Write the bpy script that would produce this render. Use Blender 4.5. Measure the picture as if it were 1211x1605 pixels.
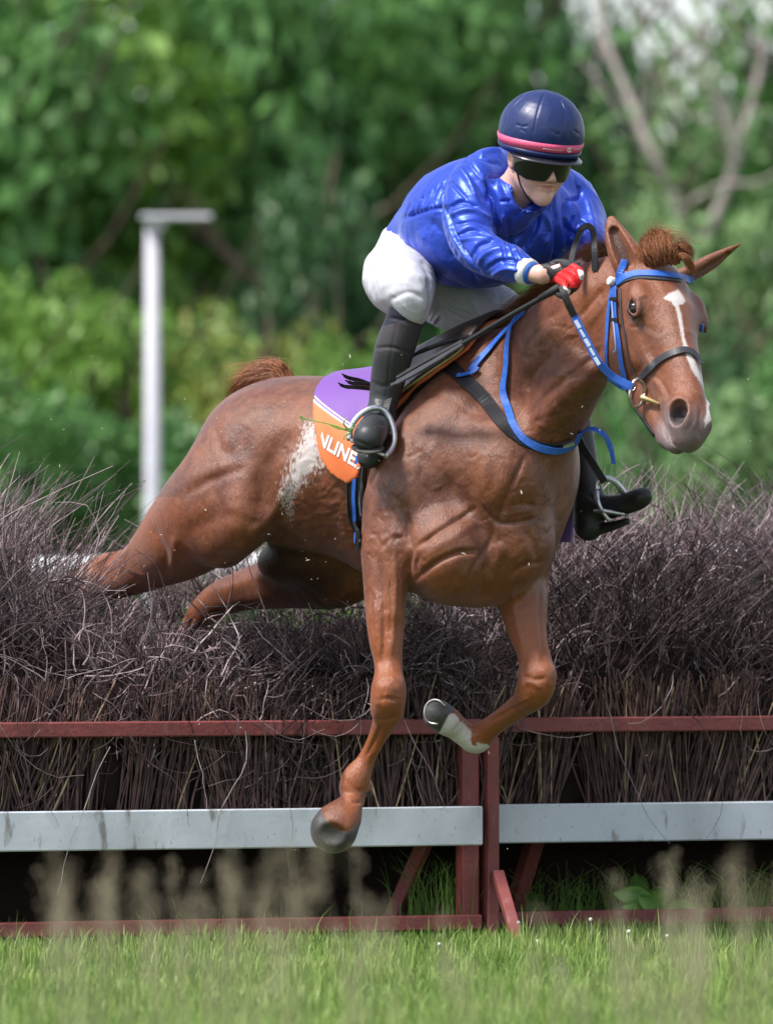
DRAFT = False

import bpy, math, random, time
import numpy as np
from mathutils import Vector, Matrix, Euler, noise as mnoise
from mathutils.bvhtree import BVHTree

T0 = time.time()
scene = bpy.context.scene
for _o in list(bpy.data.objects):
    bpy.data.objects.remove(_o)
COL = scene.collection

# ---------------------------------------------------------------- camera
FPX, HY, CAMH = 13000.0, 889.0, 1.108      # focal length in photo pixels, horizon row, eye height
cam_data = bpy.data.cameras.new("camera")
cam = bpy.data.objects.new("camera", cam_data)
COL.objects.link(cam)
cam.location = (0, 0, CAMH)
cam.rotation_euler = (math.radians(90), 0, 0)
cam_data.sensor_fit = 'VERTICAL'
cam_data.sensor_height = 36.0
cam_data.sensor_width = 36.0
cam_data.lens = FPX / 1605.0 * 36.0
cam_data.shift_y = (HY - 802.5) / 1605.0
cam_data.clip_start = 0.5
cam_data.clip_end = 1500
cam_data.dof.use_dof = True
cam_data.dof.focus_distance = 24.1
cam_data.dof.aperture_fstop = 3.9
scene.camera = cam

# ---------------------------------------------------------------- world, sun, exposure
world = bpy.data.worlds.new("World")
scene.world = world
world.use_nodes = True
wn = world.node_tree.nodes; wl = world.node_tree.links
wn.clear()
w_out = wn.new('ShaderNodeOutputWorld'); w_bg = wn.new('ShaderNodeBackground')
w_sky = wn.new('ShaderNodeTexSky'); w_hsv = wn.new('ShaderNodeHueSaturation')
w_sky.sky_type = 'NISHITA'; w_sky.sun_disc = False
SUN_EL, SUN_AZ = math.radians(57), math.radians(236)     # azimuth clockwise from +Y
w_sky.sun_elevation = SUN_EL; w_sky.sun_rotation = SUN_AZ
w_sky.air_density = 1.0; w_sky.dust_density = 1.0; w_sky.ozone_density = 1.0
w_hsv.inputs['Saturation'].default_value = 0.45
w_bg.inputs['Strength'].default_value = 0.105
wl.new(w_sky.outputs[0], w_hsv.inputs['Color']); wl.new(w_hsv.outputs[0], w_bg.inputs['Color'])
wl.new(w_bg.outputs[0], w_out.inputs['Surface'])
sun_data = bpy.data.lights.new("sun", 'SUN'); sun = bpy.data.objects.new("sun", sun_data)
COL.objects.link(sun)
sun_data.energy = 2.8; sun_data.angle = math.radians(9); sun_data.color = (1.0, 0.96, 0.9)
_sd = Vector((math.sin(SUN_AZ) * math.cos(SUN_EL), math.cos(SUN_AZ) * math.cos(SUN_EL), math.sin(SUN_EL)))
sun.rotation_euler = _sd.to_track_quat('Z', 'Y').to_euler()
sun.location = (0, 20, 30)
scene.view_settings.view_transform = 'Standard'
scene.view_settings.look = 'None'
scene.view_settings.gamma = 1.0
scene.view_settings.use_curve_mapping = False
scene.view_settings.exposure = 1.08
scene.cycles.max_bounces = 6
scene.cycles.diffuse_bounces = 3
scene.cycles.glossy_bounces = 3
scene.cycles.transparent_max_bounces = 8
scene.cycles.use_denoising = True
# ---------------------------------------------------------------- helpers
def P(px, py, d):
    """world point seen at photo pixel (px, py) standing d metres away"""
    return np.array([(px - 605.5) * d / FPX, d, CAMH - (py - HY) * d / FPX])
def to_px(V):
    V = np.asarray(V)
    return 605.5 + V[:, 0] / V[:, 1] * FPX, HY - (V[:, 2] - CAMH) / V[:, 1] * FPX
def nrm(v):
    v = np.asarray(v, float); return v / max(np.linalg.norm(v), 1e-12)

def tag(o, label=None, cat=None, group=None, kind=None):
    if label: o['label'] = label
    if cat: o['category'] = cat
    if group: o['group'] = group
    if kind: o['kind'] = kind
    return o
def empty(name, loc=(0, 0, 0), label=None, cat=None, group=None):
    o = bpy.data.objects.new(name, None); COL.objects.link(o)
    o.location = loc; o.empty_display_size = 0.1
    return tag(o, label, cat, group)
def link(name, me, mat=None, parent=None, smooth=True):
    if mat is not None and not me.materials: me.materials.append(mat)
    if smooth and len(me.polygons):
        me.polygons.foreach_set('use_smooth', np.ones(len(me.polygons), dtype=bool))
    o = bpy.data.objects.new(name, me); COL.objects.link(o)
    if parent is not None:
        o.parent = parent
        o.matrix_parent_inverse = Matrix.Translation(-parent.location)
    return o
def mesh_np(name, V, F):
    """V (n,3), F (m,k) all of one size"""
    me = bpy.data.meshes.new(name)
    V = np.ascontiguousarray(V, dtype=np.float32); F = np.ascontiguousarray(F, dtype=np.int32)
    k = F.shape[1]
    me.vertices.add(len(V)); me.vertices.foreach_set('co', V.ravel())
    me.loops.add(F.size); me.loops.foreach_set('vertex_index', F.ravel())
    me.polygons.add(len(F))
    me.polygons.foreach_set('loop_start', np.arange(0, F.size, k, dtype=np.int32))
    me.polygons.foreach_set('loop_total', np.full(len(F), k, dtype=np.int32))
    me.update(calc_edges=True)
    return me
def attr(me, name, data):
    a = me.attributes.new(name, 'FLOAT', 'POINT')
    a.data.foreach_set('value', np.ascontiguousarray(data, dtype=np.float32))
def strands(name, C, R, mat, parent=None, n=3, kind=None):
    """many thin tapered tubes : C (count, steps, 3) centre lines, R (count, steps) radii"""
    C = np.asarray(C, float); R = np.asarray(R, float); c, s = C.shape[:2]
    T = np.gradient(C, axis=1); T /= np.maximum(np.linalg.norm(T, axis=2, keepdims=True), 1e-9)
    a = np.where(np.abs(T[..., 2:3]) < .8, [[[0, 0, 1.]]], [[[0, 1., 0]]]); U = np.cross(T, a); U /= np.maximum(np.linalg.norm(U, axis=2, keepdims=True), 1e-9); W = np.cross(T, U)
    q = np.arange(n) * 2 * math.pi / n
    Vv = C[:, :, None] + R[:, :, None, None] * (np.cos(q)[None, None, :, None] * U[:, :, None] + np.sin(q)[None, None, :, None] * W[:, :, None])
    ii = np.arange(c * s * n).reshape(c, s, n)
    A = ii[:, :-1]; Bq = ii[:, 1:]
    Fc = np.stack([A, np.roll(A, -1, 2), np.roll(Bq, -1, 2), Bq], -1).reshape(-1, 4)
    me = mesh_np(name, Vv.reshape(-1, 3), Fc)
    attr(me, 'rnd', np.repeat(np.random.RandomState(c).rand(c), s * n)); attr(me, 'along', np.tile(np.repeat(np.linspace(0, 1, s), n), c))
    o = link(name, me, mat, parent)
    if kind: o['kind'] = kind
    return o
class MB:
    """collects simple shapes into one mesh"""
    def __init__(s): s.v = []; s.f = []; s.n = 0
    def add(s, V, F):
        V = [tuple(map(float, q)) for q in V]
        s.f += [tuple(i + s.n for i in f) for f in F]; s.v += V; s.n += len(V)
    def box(s, c, half, R=None, bev=0.0):
        c = np.array(c, float); R = np.eye(3) if R is None else np.array(R)
        hx, hy, hz = half
        if bev <= 0:
            V = [c + R.T @ np.array([x * hx, y * hy, z * hz]) for x in (-1, 1) for y in (-1, 1) for z in (-1, 1)]
            s.add(V, [(0, 1, 3, 2), (4, 6, 7, 5), (0, 4, 5, 1), (2, 3, 7, 6), (0, 2, 6, 4), (1, 5, 7, 3)]); return
        # chamfered box : 24 verts
        V = []; idx = {}
        for x in (-1, 1):
            for y in (-1, 1):
                for z in (-1, 1):
                    for a in range(3):
                        q = np.array([x * (hx - bev), y * (hy - bev), z * (hz - bev)])
                        q[a] = (x * hx, y * hy, z * hz)[a]
                        idx[(x, y, z, a)] = len(V); V.append(c + R.T @ q)
        F = []
        for a in range(3):
            b, e = (a + 1) % 3, (a + 2) % 3
            for sg in (-1, 1):
                k = []
                for sb, se in ((-1, -1), (1, -1), (1, 1), (-1, 1)):
                    t = [0, 0, 0]; t[a] = sg; t[b] = sb; t[e] = se; k.append(idx[(*t, a)])
                F.append(tuple(k if sg > 0 else k[::-1]))
            for sb in (-1, 1):
                for se in (-1, 1):
                    t0 = [0, 0, 0]; t0[b] = sb; t0[e] = se; t0[a] = -1; t1 = list(t0); t1[a] = 1
                    k = (idx[(*t0, b)], idx[(*t1, b)], idx[(*t1, e)], idx[(*t0, e)])
                    F.append(k if sb * se < 0 else k[::-1])
        for x in (-1, 1):
            for y in (-1, 1):
                for z in (-1, 1):
                    k = tuple(idx[(x, y, z, a)] for a in range(3))
                    F.append(k if x * y * z > 0 else k[::-1])
        s.add(V, F)
    def beam(s, a, b, w, t, up=(0, 0, 1), bev=0.003):
        a = np.array(a, float); b = np.array(b, float); ax = nrm(b - a)
        side = nrm(np.cross(up, ax)); u2 = np.cross(ax, side)
        s.box((a + b) / 2, (np.linalg.norm(b - a) / 2, w / 2, t / 2), R=np.array([ax, side, u2]), bev=bev)
    def tube(s, pts, rad, n=8, cap=True, flat=None):
        pts = [np.array(p, float) for p in pts]
        if np.isscalar(rad): rad = [rad] * len(pts)
        rings = []; prev = None
        for i, p in enumerate(pts):
            t = nrm(pts[min(i + 1, len(pts) - 1)] - pts[max(i - 1, 0)])
            if prev is None:
                prev = np.cross(t, (0, 0, 1) if abs(t[2]) < .9 else (1, 0, 0))
            u = nrm(prev - t * np.dot(prev, t)); prev = u; w = np.cross(t, u)
            rings.append([p + rad[i] * (math.cos(q) * u + math.sin(q) * w) for q in [2 * math.pi * j / n for j in range(n)]])
        V = [q for r in rings for q in r]; F = []
        for i in range(len(pts) - 1):
            for j in range(n):
                k = (j + 1) % n
                F.append((i * n + j, i * n + k, (i + 1) * n + k, (i + 1) * n + j))
        if cap: F.append(tuple(range(n))[::-1]); F.append(tuple((len(pts) - 1) * n + j for j in range(n)))
        s.add(V, F)
    def grid(s, G, closed=False):
        G = np.array(G, float); a, b = G.shape[:2]; F = []
        for i in range(a - 1):
            for j in range(b if closed else b - 1):
                k = (j + 1) % b
                F.append((i * b + j, (i + 1) * b + j, (i + 1) * b + k, i * b + k))
        s.add(G.reshape(-1, 3), F)
    def mesh(s, name):
        me = bpy.data.meshes.new(name); me.from_pydata(s.v, [], s.f); me.update(); return me
    def build(s, name, mat, parent=None, smooth=False):
        return link(name, s.mesh(name), mat, parent, smooth)

def spline(pts, n):
    """Catmull-Rom through pts (any width), n samples a span"""
    pts = np.array(pts, float); m = len(pts)
    if m < 3:
        t = np.linspace(0, 1, n + 1)[:, None]; return pts[0] * (1 - t) + pts[-1] * t
    ext = np.vstack([2 * pts[0] - pts[1], pts, 2 * pts[-1] - pts[-2]]); out = []
    for i in range(m - 1):
        p0, p1, p2, p3 = ext[i:i + 4]
        for t in np.linspace(0, 1, n, endpoint=False):
            out.append(.5 * ((2 * p1) + (-p0 + p2) * t + (2 * p0 - 5 * p1 + 4 * p2 - p3) * t * t + (-p0 + 3 * p1 - 3 * p2 + p3) * t ** 3))
    out.append(pts[-1]); return np.array(out)

# ---- signed distance modelling : ops = [(kind, prim, k)], prim = (lo, hi, f(points))
class Ops:
    def __init__(s, base=None): s.o = list(base.o) if base else []
    def add(s, prim, k=.02): s.o.append(('+', prim, k)); return s
    def cut(s, prim, k=.01): s.o.append(('-', prim, k)); return s
    def bbox(s, pad=.03):
        lo = np.min([p[0] for q, p, k in s.o if q == '+'], 0) - pad; hi = np.max([p[1] for q, p, k in s.o if q == '+'], 0) + pad
        return lo, hi
    def __call__(s, X, pad=.09):
        F = np.full(len(X), .3, np.float32)
        lo0, hi0 = X.min(0), X.max(0)
        for q, (lo, hi, f), k in s.o:
            e = pad + k
            if np.any(lo - e > hi0) or np.any(hi + e < lo0): continue
            m = np.flatnonzero((X[:, 0] > lo[0] - e) & (X[:, 0] < hi[0] + e) & (X[:, 1] > lo[1] - e) & (X[:, 1] < hi[1] + e) & (X[:, 2] > lo[2] - e) & (X[:, 2] < hi[2] + e))
            if not len(m): continue
            b = f(X[m]); a = F[m]
            if q == '+':
                hh = np.maximum(k - np.abs(a - b), 0) / k; F[m] = np.minimum(a, b) - hh * hh * k * .25
            else:
                b = -b; hh = np.maximum(k - np.abs(a - b), 0) / k; F[m] = np.maximum(a, b) + hh * hh * k * .25
        return F
def ell(c, R, rad):
    """ellipsoid; R rows are its axes"""
    c = np.array(c, np.float32); R = np.array(R, np.float32); rad = np.array(rad, np.float32)
    e = np.sqrt(((R * rad[:, None]) ** 2).sum(0))
    def f(X):
        q = (X - c) @ R.T; k0 = np.sqrt(((q / rad) ** 2).sum(1)); k1 = np.sqrt(((q / rad ** 2) ** 2).sum(1))
        return k0 * (k0 - 1) / np.maximum(k1, 1e-6)
    return (c - e, c + e, f)
def caps(pts, rads, flat=None):
    """chain of tapered capsules; flat=(dir, factor) squashes/stretches the section along dir"""
    pts = np.array(pts, np.float32); rads = np.array(rads, np.float32)
    M = np.eye(3, dtype=np.float32); mx = mn = 1.0
    if flat is not None:
        for dr, fc in (flat if isinstance(flat, list) else [flat]):
            dr = nrm(dr).astype(np.float32); M = M @ (np.eye(3, dtype=np.float32) + (1 / fc - 1) * np.outer(dr, dr).astype(np.float32)); mx = max(mx, fc); mn = min(mn, fc)
    r = rads.max() * mx; lo = pts.min(0) - r; hi = pts.max(0) + r
    Q = pts @ M.T
    def f(X):
        Y = X @ M.T; D = np.full(len(X), 1e3, np.float32)
        for i in range(len(Q) - 1):
            ab = Q[i + 1] - Q[i]; L = max(float(ab @ ab), 1e-9)
            w = Y - Q[i]; t = np.clip((w @ ab) / L, 0, 1)
            w = w - t[:, None] * ab
            D = np.minimum(D, np.sqrt((w * w).sum(1)) - (rads[i] + t * (rads[i + 1] - rads[i])))
        return D * mn
    return (lo, hi, f)
def limb(st, n=4, flat=None):
    """st = (px, py, radius px, d) stations traced from the photograph"""
    S = spline(st, n); W = np.array([P(a, b, d) for a, b, r, d in S]); R = S[:, 2] * S[:, 3] / FPX
    return caps(W, R, flat)
def smin(a, b, k):
    h = np.maximum(k - np.abs(a - b), 0) / k; return np.minimum(a, b) - h * h * k * .25

def mesh_field(f, lo, hi, h, coarse=5, band=None):
    """surface nets over a sparse band of lattice points"""
    H = h * coarse; lo = np.array(lo, float); hi = np.array(hi, float)
    n = np.ceil((hi - lo) / H).astype(int) + 1
    g = np.stack(np.meshgrid(*[np.arange(m) for m in n], indexing='ij'), -1).reshape(-1, 3)
    ctr = (lo + (g + .5) * H).astype(np.float32)
    act = g[np.abs(f(ctr)) < (band or H * 1.7)]
    sub = np.stack(np.meshgrid(*[np.arange(coarse)] * 3, indexing='ij'), -1).reshape(-1, 3)
    N = n * coarse + 2
    I = (act[:, None, :] * coarse + sub[None]).reshape(-1, 3).astype(np.int64)
    key = (I[:, 0] * N[1] + I[:, 1]) * N[2] + I[:, 2]
    key.sort()
    st = np.array([N[1] * N[2], N[2], 1], np.int64)
    I = np.stack([key // st[0], (key // st[1]) % N[1], key % N[2]], -1)
    val = np.empty(len(I), np.float32)
    for a in range(0, len(I), 600000):
        val[a:a + 600000] = f((lo + I[a:a + 600000] * h).astype(np.float32))
    def find(kk):
        p = np.searchsorted(key, kk); p[p >= len(key)] = 0; return np.where(key[p] == kk, p, -1)
    neg = val < 0
    offs = [(0, 0, 0), (0, 0, 1), (0, 1, 0), (0, 1, 1), (1, 0, 0), (1, 0, 1), (1, 1, 0), (1, 1, 1)]
    nb = np.stack([find(key + np.dot(o, st)) if any(o) else np.arange(len(key)) for o in offs], -1)
    ok = (nb >= 0).all(1)
    sg = neg[nb]; s8 = sg.sum(1); actc = np.flatnonzero(ok & (s8 > 0) & (s8 < 8))
    C = val[nb[actc]]; S = C < 0
    acc = np.zeros((len(actc), 3)); cnt = np.zeros(len(actc))
    O = np.array(offs, float)
    for a in range(8):
        for b in range(a + 1, 8):
            if np.abs(O[a] - O[b]).sum() != 1: continue
            m = S[:, a] != S[:, b]
            t = C[m, a] / (C[m, a] - C[m, b])
            acc[m] += O[a] + t[:, None] * (O[b] - O[a]); cnt[m] += 1
    V = lo + (I[actc] + acc / cnt[:, None]) * h
    vid = np.full(len(key), -1, np.int64); vid[actc] = np.arange(len(actc))
    F = []
    for ax, (o1, o2) in enumerate(((1, 2), (2, 0), (0, 1))):
        e = nb[:, (4, 2, 1)[ax]]
        m = np.flatnonzero((e >= 0) & (neg != neg[np.maximum(e, 0)]))
        k0 = key[m]; c = [vid[np.maximum(find(k0 - x * st[o1] - y * st[o2]), 0)] * (find(k0 - x * st[o1] - y * st[o2]) >= 0) + -1 * (find(k0 - x * st[o1] - y * st[o2]) < 0) for x, y in ((0, 0), (1, 0), (1, 1), (0, 1))]
        q = np.stack(c, -1); g2 = (q >= 0).all(1); q = q[g2]; mm = m[g2]
        fl = neg[mm]
        q = np.where(fl[:, None], q, q[:, ::-1]); F.append(q)
    F = np.concatenate(F)
    return V, F
def vnormals(V, F):
    a, b, c, d = (V[F[:, i]] for i in range(4))
    fn = np.cross(c - a, d - b); N = np.zeros_like(V)
    for i in range(3):
        acc = np.zeros(len(V))
        for j in range(4): acc += np.bincount(F[:, j], fn[:, i], len(V))
        N[:, i] = acc
    return N / np.maximum(np.linalg.norm(N, axis=1), 1e-12)[:, None]
def relax(V, F, it=1, lam=.5):
    for _ in range(it):
        A = np.zeros_like(V); c = np.zeros(len(V))
        for j in range(4):
            a, b = F[:, j], F[:, (j + 1) % 4]
            for i in range(3):
                A[:, i] += np.bincount(a, V[b, i], len(V)) + np.bincount(b, V[a, i], len(V))
            c += np.bincount(a, minlength=len(V)) + np.bincount(b, minlength=len(V))
        V = V + lam * (A / np.maximum(c, 1)[:, None] - V)
    return V
def poly_dist(x, y, pts):
    """distance in photo pixels from (x, y) to a polyline, and position 0..1 along it"""
    pts = np.array(pts, float); D = np.full(len(x), 1e9); Tt = np.zeros(len(x))
    L = np.r_[0, np.cumsum(np.hypot(*np.diff(pts, axis=0).T))]
    for i in range(len(pts) - 1):
        a, b = pts[i], pts[i + 1]; ab = b - a; l2 = max(ab @ ab, 1e-9)
        t = np.clip(((x - a[0]) * ab[0] + (y - a[1]) * ab[1]) / l2, 0, 1)
        d = np.hypot(x - a[0] - t * ab[0], y - a[1] - t * ab[1]); m = d < D
        D[m] = d[m]; Tt[m] = (L[i] + t[m] * math.sqrt(l2)) / L[-1]
    return D, Tt
def sculpt(V, N, strokes):
    """push the surface in or out along strokes laid on its near side: (points, width px, height mm[, dmin, dmax])"""
    x, y = to_px(V); face = np.clip(-(N[:, 1]) * 3, 0, 1)
    D = np.zeros(len(V))
    for s in strokes:
        pts = spline(np.array(s[0], float), 4) if len(s[0]) > 2 else np.array(s[0], float)
        w = s[1]; e = w * 2.6
        m = (x > pts[:, 0].min() - e) & (x < pts[:, 0].max() + e) & (y > pts[:, 1].min() - e) & (y < pts[:, 1].max() + e) & (face > 0)
        if len(s) > 3: m &= (V[:, 1] > s[3]) & (V[:, 1] < s[4])
        m = np.flatnonzero(m)
        if not len(m): continue
        d, t = poly_dist(x[m], y[m], pts)
        taper = np.clip(np.minimum(t, 1 - t) * 5 + .25, 0, 1)
        D[m] += s[2] * .001 * np.exp(-(d / w) ** 2) * taper * face[m]
    return V + N * D[:, None]
def inpoly(x, y, poly):
    poly = np.array(poly, float); c = np.zeros(len(x), bool); j = len(poly) - 1
    for i in range(len(poly)):
        a, b = poly[i], poly[j]
        m = ((a[1] > y) != (b[1] > y)) & (x < (b[0] - a[0]) * (y - a[1]) / (b[1] - a[1] + 1e-12) + a[0]); c ^= m; j = i
    return c
def region(x, y, poly):
    """signed pixel distance to a polygon, positive inside"""
    d, _ = poly_dist(x, y, list(poly) + [poly[0]]); return np.where(inpoly(x, y, poly), d, -d)
def quads_to_mesh(name, V, F, mat, parent=None):
    return link(name, mesh_np(name, V, F), mat, parent)

# ---- materials
def mat_new(name):
    m = bpy.data.materials.new(name); m.use_nodes = True; nt = m.node_tree; b = nt.nodes['Principled BSDF']; return m, nt, b
def mat(name, col, rough=.6, spec=.5, metal=0, noise=0, nscale=40, bump=0, bscale=200, coat=0, sheen=0, col2=None, detail=4):
    m, nt, b = mat_new(name); N = nt.nodes; L = nt.links
    b.inputs['Roughness'].default_value = rough; b.inputs['Specular IOR Level'].default_value = spec
    b.inputs['Metallic'].default_value = metal; b.inputs['Coat Weight'].default_value = coat
    b.inputs['Sheen Weight'].default_value = sheen
    b.inputs['Base Color'].default_value = (*col, 1)
    tc = N.new('ShaderNodeTexCoord')
    if noise or col2:
        n = N.new('ShaderNodeTexNoise'); n.inputs['Scale'].default_value = nscale; n.inputs['Detail'].default_value = detail
        L.new(tc.outputs['Object'], n.inputs['Vector'])
        r = N.new('ShaderNodeValToRGB'); L.new(n.outputs['Fac'], r.inputs['Fac'])
        c2 = col2 or tuple(c * (1 - noise) for c in col); c1 = tuple(min(1, c * (1 + noise)) for c in col) if not col2 else col
        r.color_ramp.elements[0].position = .32; r.color_ramp.elements[1].position = .68
        r.color_ramp.elements[0].color = (*c2, 1); r.color_ramp.elements[1].color = (*c1, 1)
        L.new(r.outputs['Color'], b.inputs['Base Color'])
    if bump:
        n2 = N.new('ShaderNodeTexNoise'); n2.inputs['Scale'].default_value = bscale; n2.inputs['Detail'].default_value = 5
        L.new(tc.outputs['Object'], n2.inputs['Vector'])
        bp = N.new('ShaderNodeBump'); bp.inputs['Strength'].default_value = bump; bp.inputs['Distance'].default_value = .01
        L.new(n2.outputs['Fac'], bp.inputs['Height']); L.new(bp.outputs[0], b.inputs['Normal'])
    return m
# ================================================================ ground, trees, rail, lamp
rng = np.random.RandomState(11)
def tree_mat(name, c1, c2, tr=.25):
    m, nt, b = mat_new(name); N = nt.nodes; L = nt.links
    a = N.new('ShaderNodeAttribute'); a.attribute_name = 'rnd'
    r = N.new('ShaderNodeValToRGB'); L.new(a.outputs['Fac'], r.inputs['Fac'])
    r.color_ramp.elements[0].color = (*c1, 1); r.color_ramp.elements[1].color = (*c2, 1)
    L.new(r.outputs['Color'], b.inputs['Base Color']); b.inputs['Roughness'].default_value = .5
    t = N.new('ShaderNodeBsdfTranslucent'); L.new(r.outputs['Color'], t.inputs['Color'])
    mx = N.new('ShaderNodeMixShader'); mx.inputs[0].default_value = tr
    L.new(b.outputs[0], mx.inputs[1]); L.new(t.outputs[0], mx.inputs[2]); L.new(mx.outputs[0], nt.nodes['Material Output'].inputs['Surface'])
    return m
# ground : one sheet to the horizon
gm = mat('meadow_soil', (.045, .075, .02), rough=.95, spec=.1, col2=(.07, .095, .03), nscale=3, bump=.3, bscale=30)
g = MB(); g.grid([[(x, y, 0) for x in (-300, -60, -15, -4, 4, 15, 60, 300)] for y in (-20, 8, 20, 26, 35, 60, 120, 400, 900)])
tag(g.build('ground', gm), kind='structure')['kind'] = 'structure'

def leaf_mesh(name, n, size, shape='ball', seed=0, clumps=40, mt=None):
    """foliage of a unit crown: leaf clusters spread through an uneven volume"""
    r = np.random.RandomState(seed)
    cc = r.normal(size=(clumps, 3)); cc /= np.linalg.norm(cc, axis=1)[:, None]; cc *= (r.rand(clumps, 1) ** .45) * .82
    cr = r.uniform(.16, .34, clumps)
    k = r.randint(0, clumps, n); d = r.normal(size=(n, 3)); d /= np.linalg.norm(d, axis=1)[:, None]
    p = cc[k] + d * cr[k][:, None] * (r.rand(n, 1) ** .35)
    nn = nrm_rows(d + r.normal(size=(n, 3)) * .7 + [0, 0, .4]); u = nrm_rows(np.cross(nn, r.normal(size=(n, 3)))); w = np.cross(nn, u)
    s = size * r.uniform(.6, 1.3, (n, 1))
    Vv = np.stack([p - u * s, p - w * s * .5 + u * s * .1, p + u * s, p + w * s * .5 + u * s * .1], 1).reshape(-1, 3)
    me = mesh_np(name, Vv, np.arange(n * 4).reshape(n, 4))
    attr(me, 'rnd', np.repeat(np.clip(r.rand(clumps)[k] * .6 + r.rand(n) * .4, 0, 1), 4))
    return me
def nrm_rows(a): return a / np.maximum(np.linalg.norm(a, axis=1, keepdims=True), 1e-9)
bark = mat('bark', (.10, .075, .055), rough=.9, spec=.2, col2=(.05, .04, .03), nscale=8, bump=.6, bscale=12)
bark_pale = mat('pale_bark', (.46, .40, .38), rough=.9, spec=.2, col2=(.28, .235, .22), nscale=10, bump=.5, bscale=14)
L_BRIGHT = tree_mat('leaf_bright', (.085, .20, .025), (.24, .42, .07))
L_MID = tree_mat('leaf_mid', (.045, .145, .036), (.13, .29, .075))
L_DARK = tree_mat('leaf_dark', (.024, .080, .028), (.07, .17, .055))
L_PALE = tree_mat('leaf_pale', (.12, .23, .08), (.28, .42, .17))
L_GOLD = tree_mat('leaf_golden', (.10, .19, .025), (.32, .32, .07))
crown_src = {}
for nm, mt_ in (('bright', L_BRIGHT), ('mid', L_MID), ('dark', L_DARK), ('pale', L_PALE), ('gold', L_GOLD)):
    for v in range(2):
        me = leaf_mesh('crown_' + nm, 6500, .048, seed={'bright': 1, 'mid': 2, 'dark': 3, 'pale': 4, 'gold': 5}[nm] * 10 + v, clumps=46)
        me.materials.append(mt_); crown_src[nm, v] = me
    me = leaf_mesh('crown_' + nm, 2300, .05, seed=90, clumps=30); me.materials.append(mt_); crown_src[nm, 'thin'] = me
    me = leaf_mesh('crown_' + nm, 4200, .045, seed=93, clumps=38); me.materials.append(mt_); crown_src[nm, 'gappy'] = me
def trunk_mesh(h, r, seed, spread=.5, mat_=None):
    q = np.random.RandomState(seed); m = MB()
    pts = [(q.uniform(-.05, .05) * h * t, q.uniform(-.05, .05) * h * t, h * t) for t in (0, .25, .5, .75, 1)]
    m.tube(pts, [r * 1.25, r, r * .8, r * .55, r * .2], 8)
    for i in range(9):
        z = h * q.uniform(.3, .85); a = q.uniform(0, 6.28); L_ = h * q.uniform(.25, .5) * spread * 2
        b0 = np.array([0, 0, z]); d = np.array([math.cos(a), math.sin(a), q.uniform(.4, 1.1)])
        m.tube([b0, b0 + d * L_ * .4, b0 + d * L_ * .75 + [0, 0, L_ * .1], b0 + d * L_ + [0, 0, L_ * .3]], [r * .42, r * .3, r * .18, r * .05], 6)
    return m
def tree(px, topy, d, w, kind, label, group='trees behind the racecourse', seed=0, base=.35, name='tree', cz=None):
    """crown centred at photo column px, top at row topy, half width w metres"""
    x = (px - 605.5) * d / FPX; top = CAMH - (topy - HY) * d / FPX
    root = empty(name, (x, d, 0), label, 'tree' if name == 'tree' else 'bush', group)
    zc = top * (1 + base) / 2; hz = top * (1 - base) / 2
    t = trunk_mesh(top * .9, max(.05, top * .02), seed).build('trunk', bark, root, smooth=True); t.matrix_parent_inverse = Matrix(); t.location = (0, 0, 0)
    c = bpy.data.objects.new('crown', crown_src[kind, 'thin' if seed in (7, 8, 2, 10) else 'gappy' if seed in (4, 21) else seed % 2]); COL.objects.link(c); c.parent = root
    c.location = (0, 0, zc); c.scale = (w, w, hz * 1.05); c.rotation_euler = (0, 0, seed * 1.7)
    return root
TS = [ # px, top row, distance, half width, kind, seed, base, label
 (60, -260, 82, 2.9, 'bright', 1, .10, 'tall bright green tree at the left edge behind the lamp post'),
 (215, -120, 88, 2.2, 'mid', 2, .12, 'mid green tree rising straight behind the lamp head'),
 (395, -300, 84, 2.6, 'mid', 3, .08, 'broad mid green tree to the right of the lamp post'),
 (560, -200, 95, 2.4, 'dark', 4, .04, 'dark green tree left of the jockey'),
 (650, -330, 86, 2.5, 'mid', 5, .10, 'tall green tree directly above the jockey back'),
 (810, -260, 90, 2.1, 'dark', 6, .05, 'dark tree behind the jockey helmet'),
 (985, -90, 97, 2.2, 'mid', 7, .10, 'deep green tree behind the bare branches'),
 (1130, -60, 92, 2.0, 'dark', 8, .12, 'dark thin crowned tree by the right edge'),
 (-120, -200, 80, 2.6, 'mid', 9, .1, 'green tree beyond the left edge of the view'),
 (1330, -200, 86, 2.6, 'mid', 10, .1, 'green tree beyond the right edge of the view'),
 (515, 150, 79, 1.15, 'dark', 36, .0, 'narrow very dark tree filling the gap left of the jockey'),
 (470, 240, 104, 2.4, 'dark', 21, .0, 'dark background tree between the lamp and the jockey'),
 (760, 60, 106, 2.8, 'dark', 22, .0, 'dark background tree low behind the jockey'),
 (1000, 420, 104, 2.5, 'mid', 23, .0, 'green background tree low behind the horse head'),
 (150, 120, 102, 3.0, 'dark', 24, .0, 'dark background tree low at the left')]
for px, ty, d, w, kd, sd, bs, lb in TS: tree(px, ty, d, w, kd, lb, seed=sd, base=bs)
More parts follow.
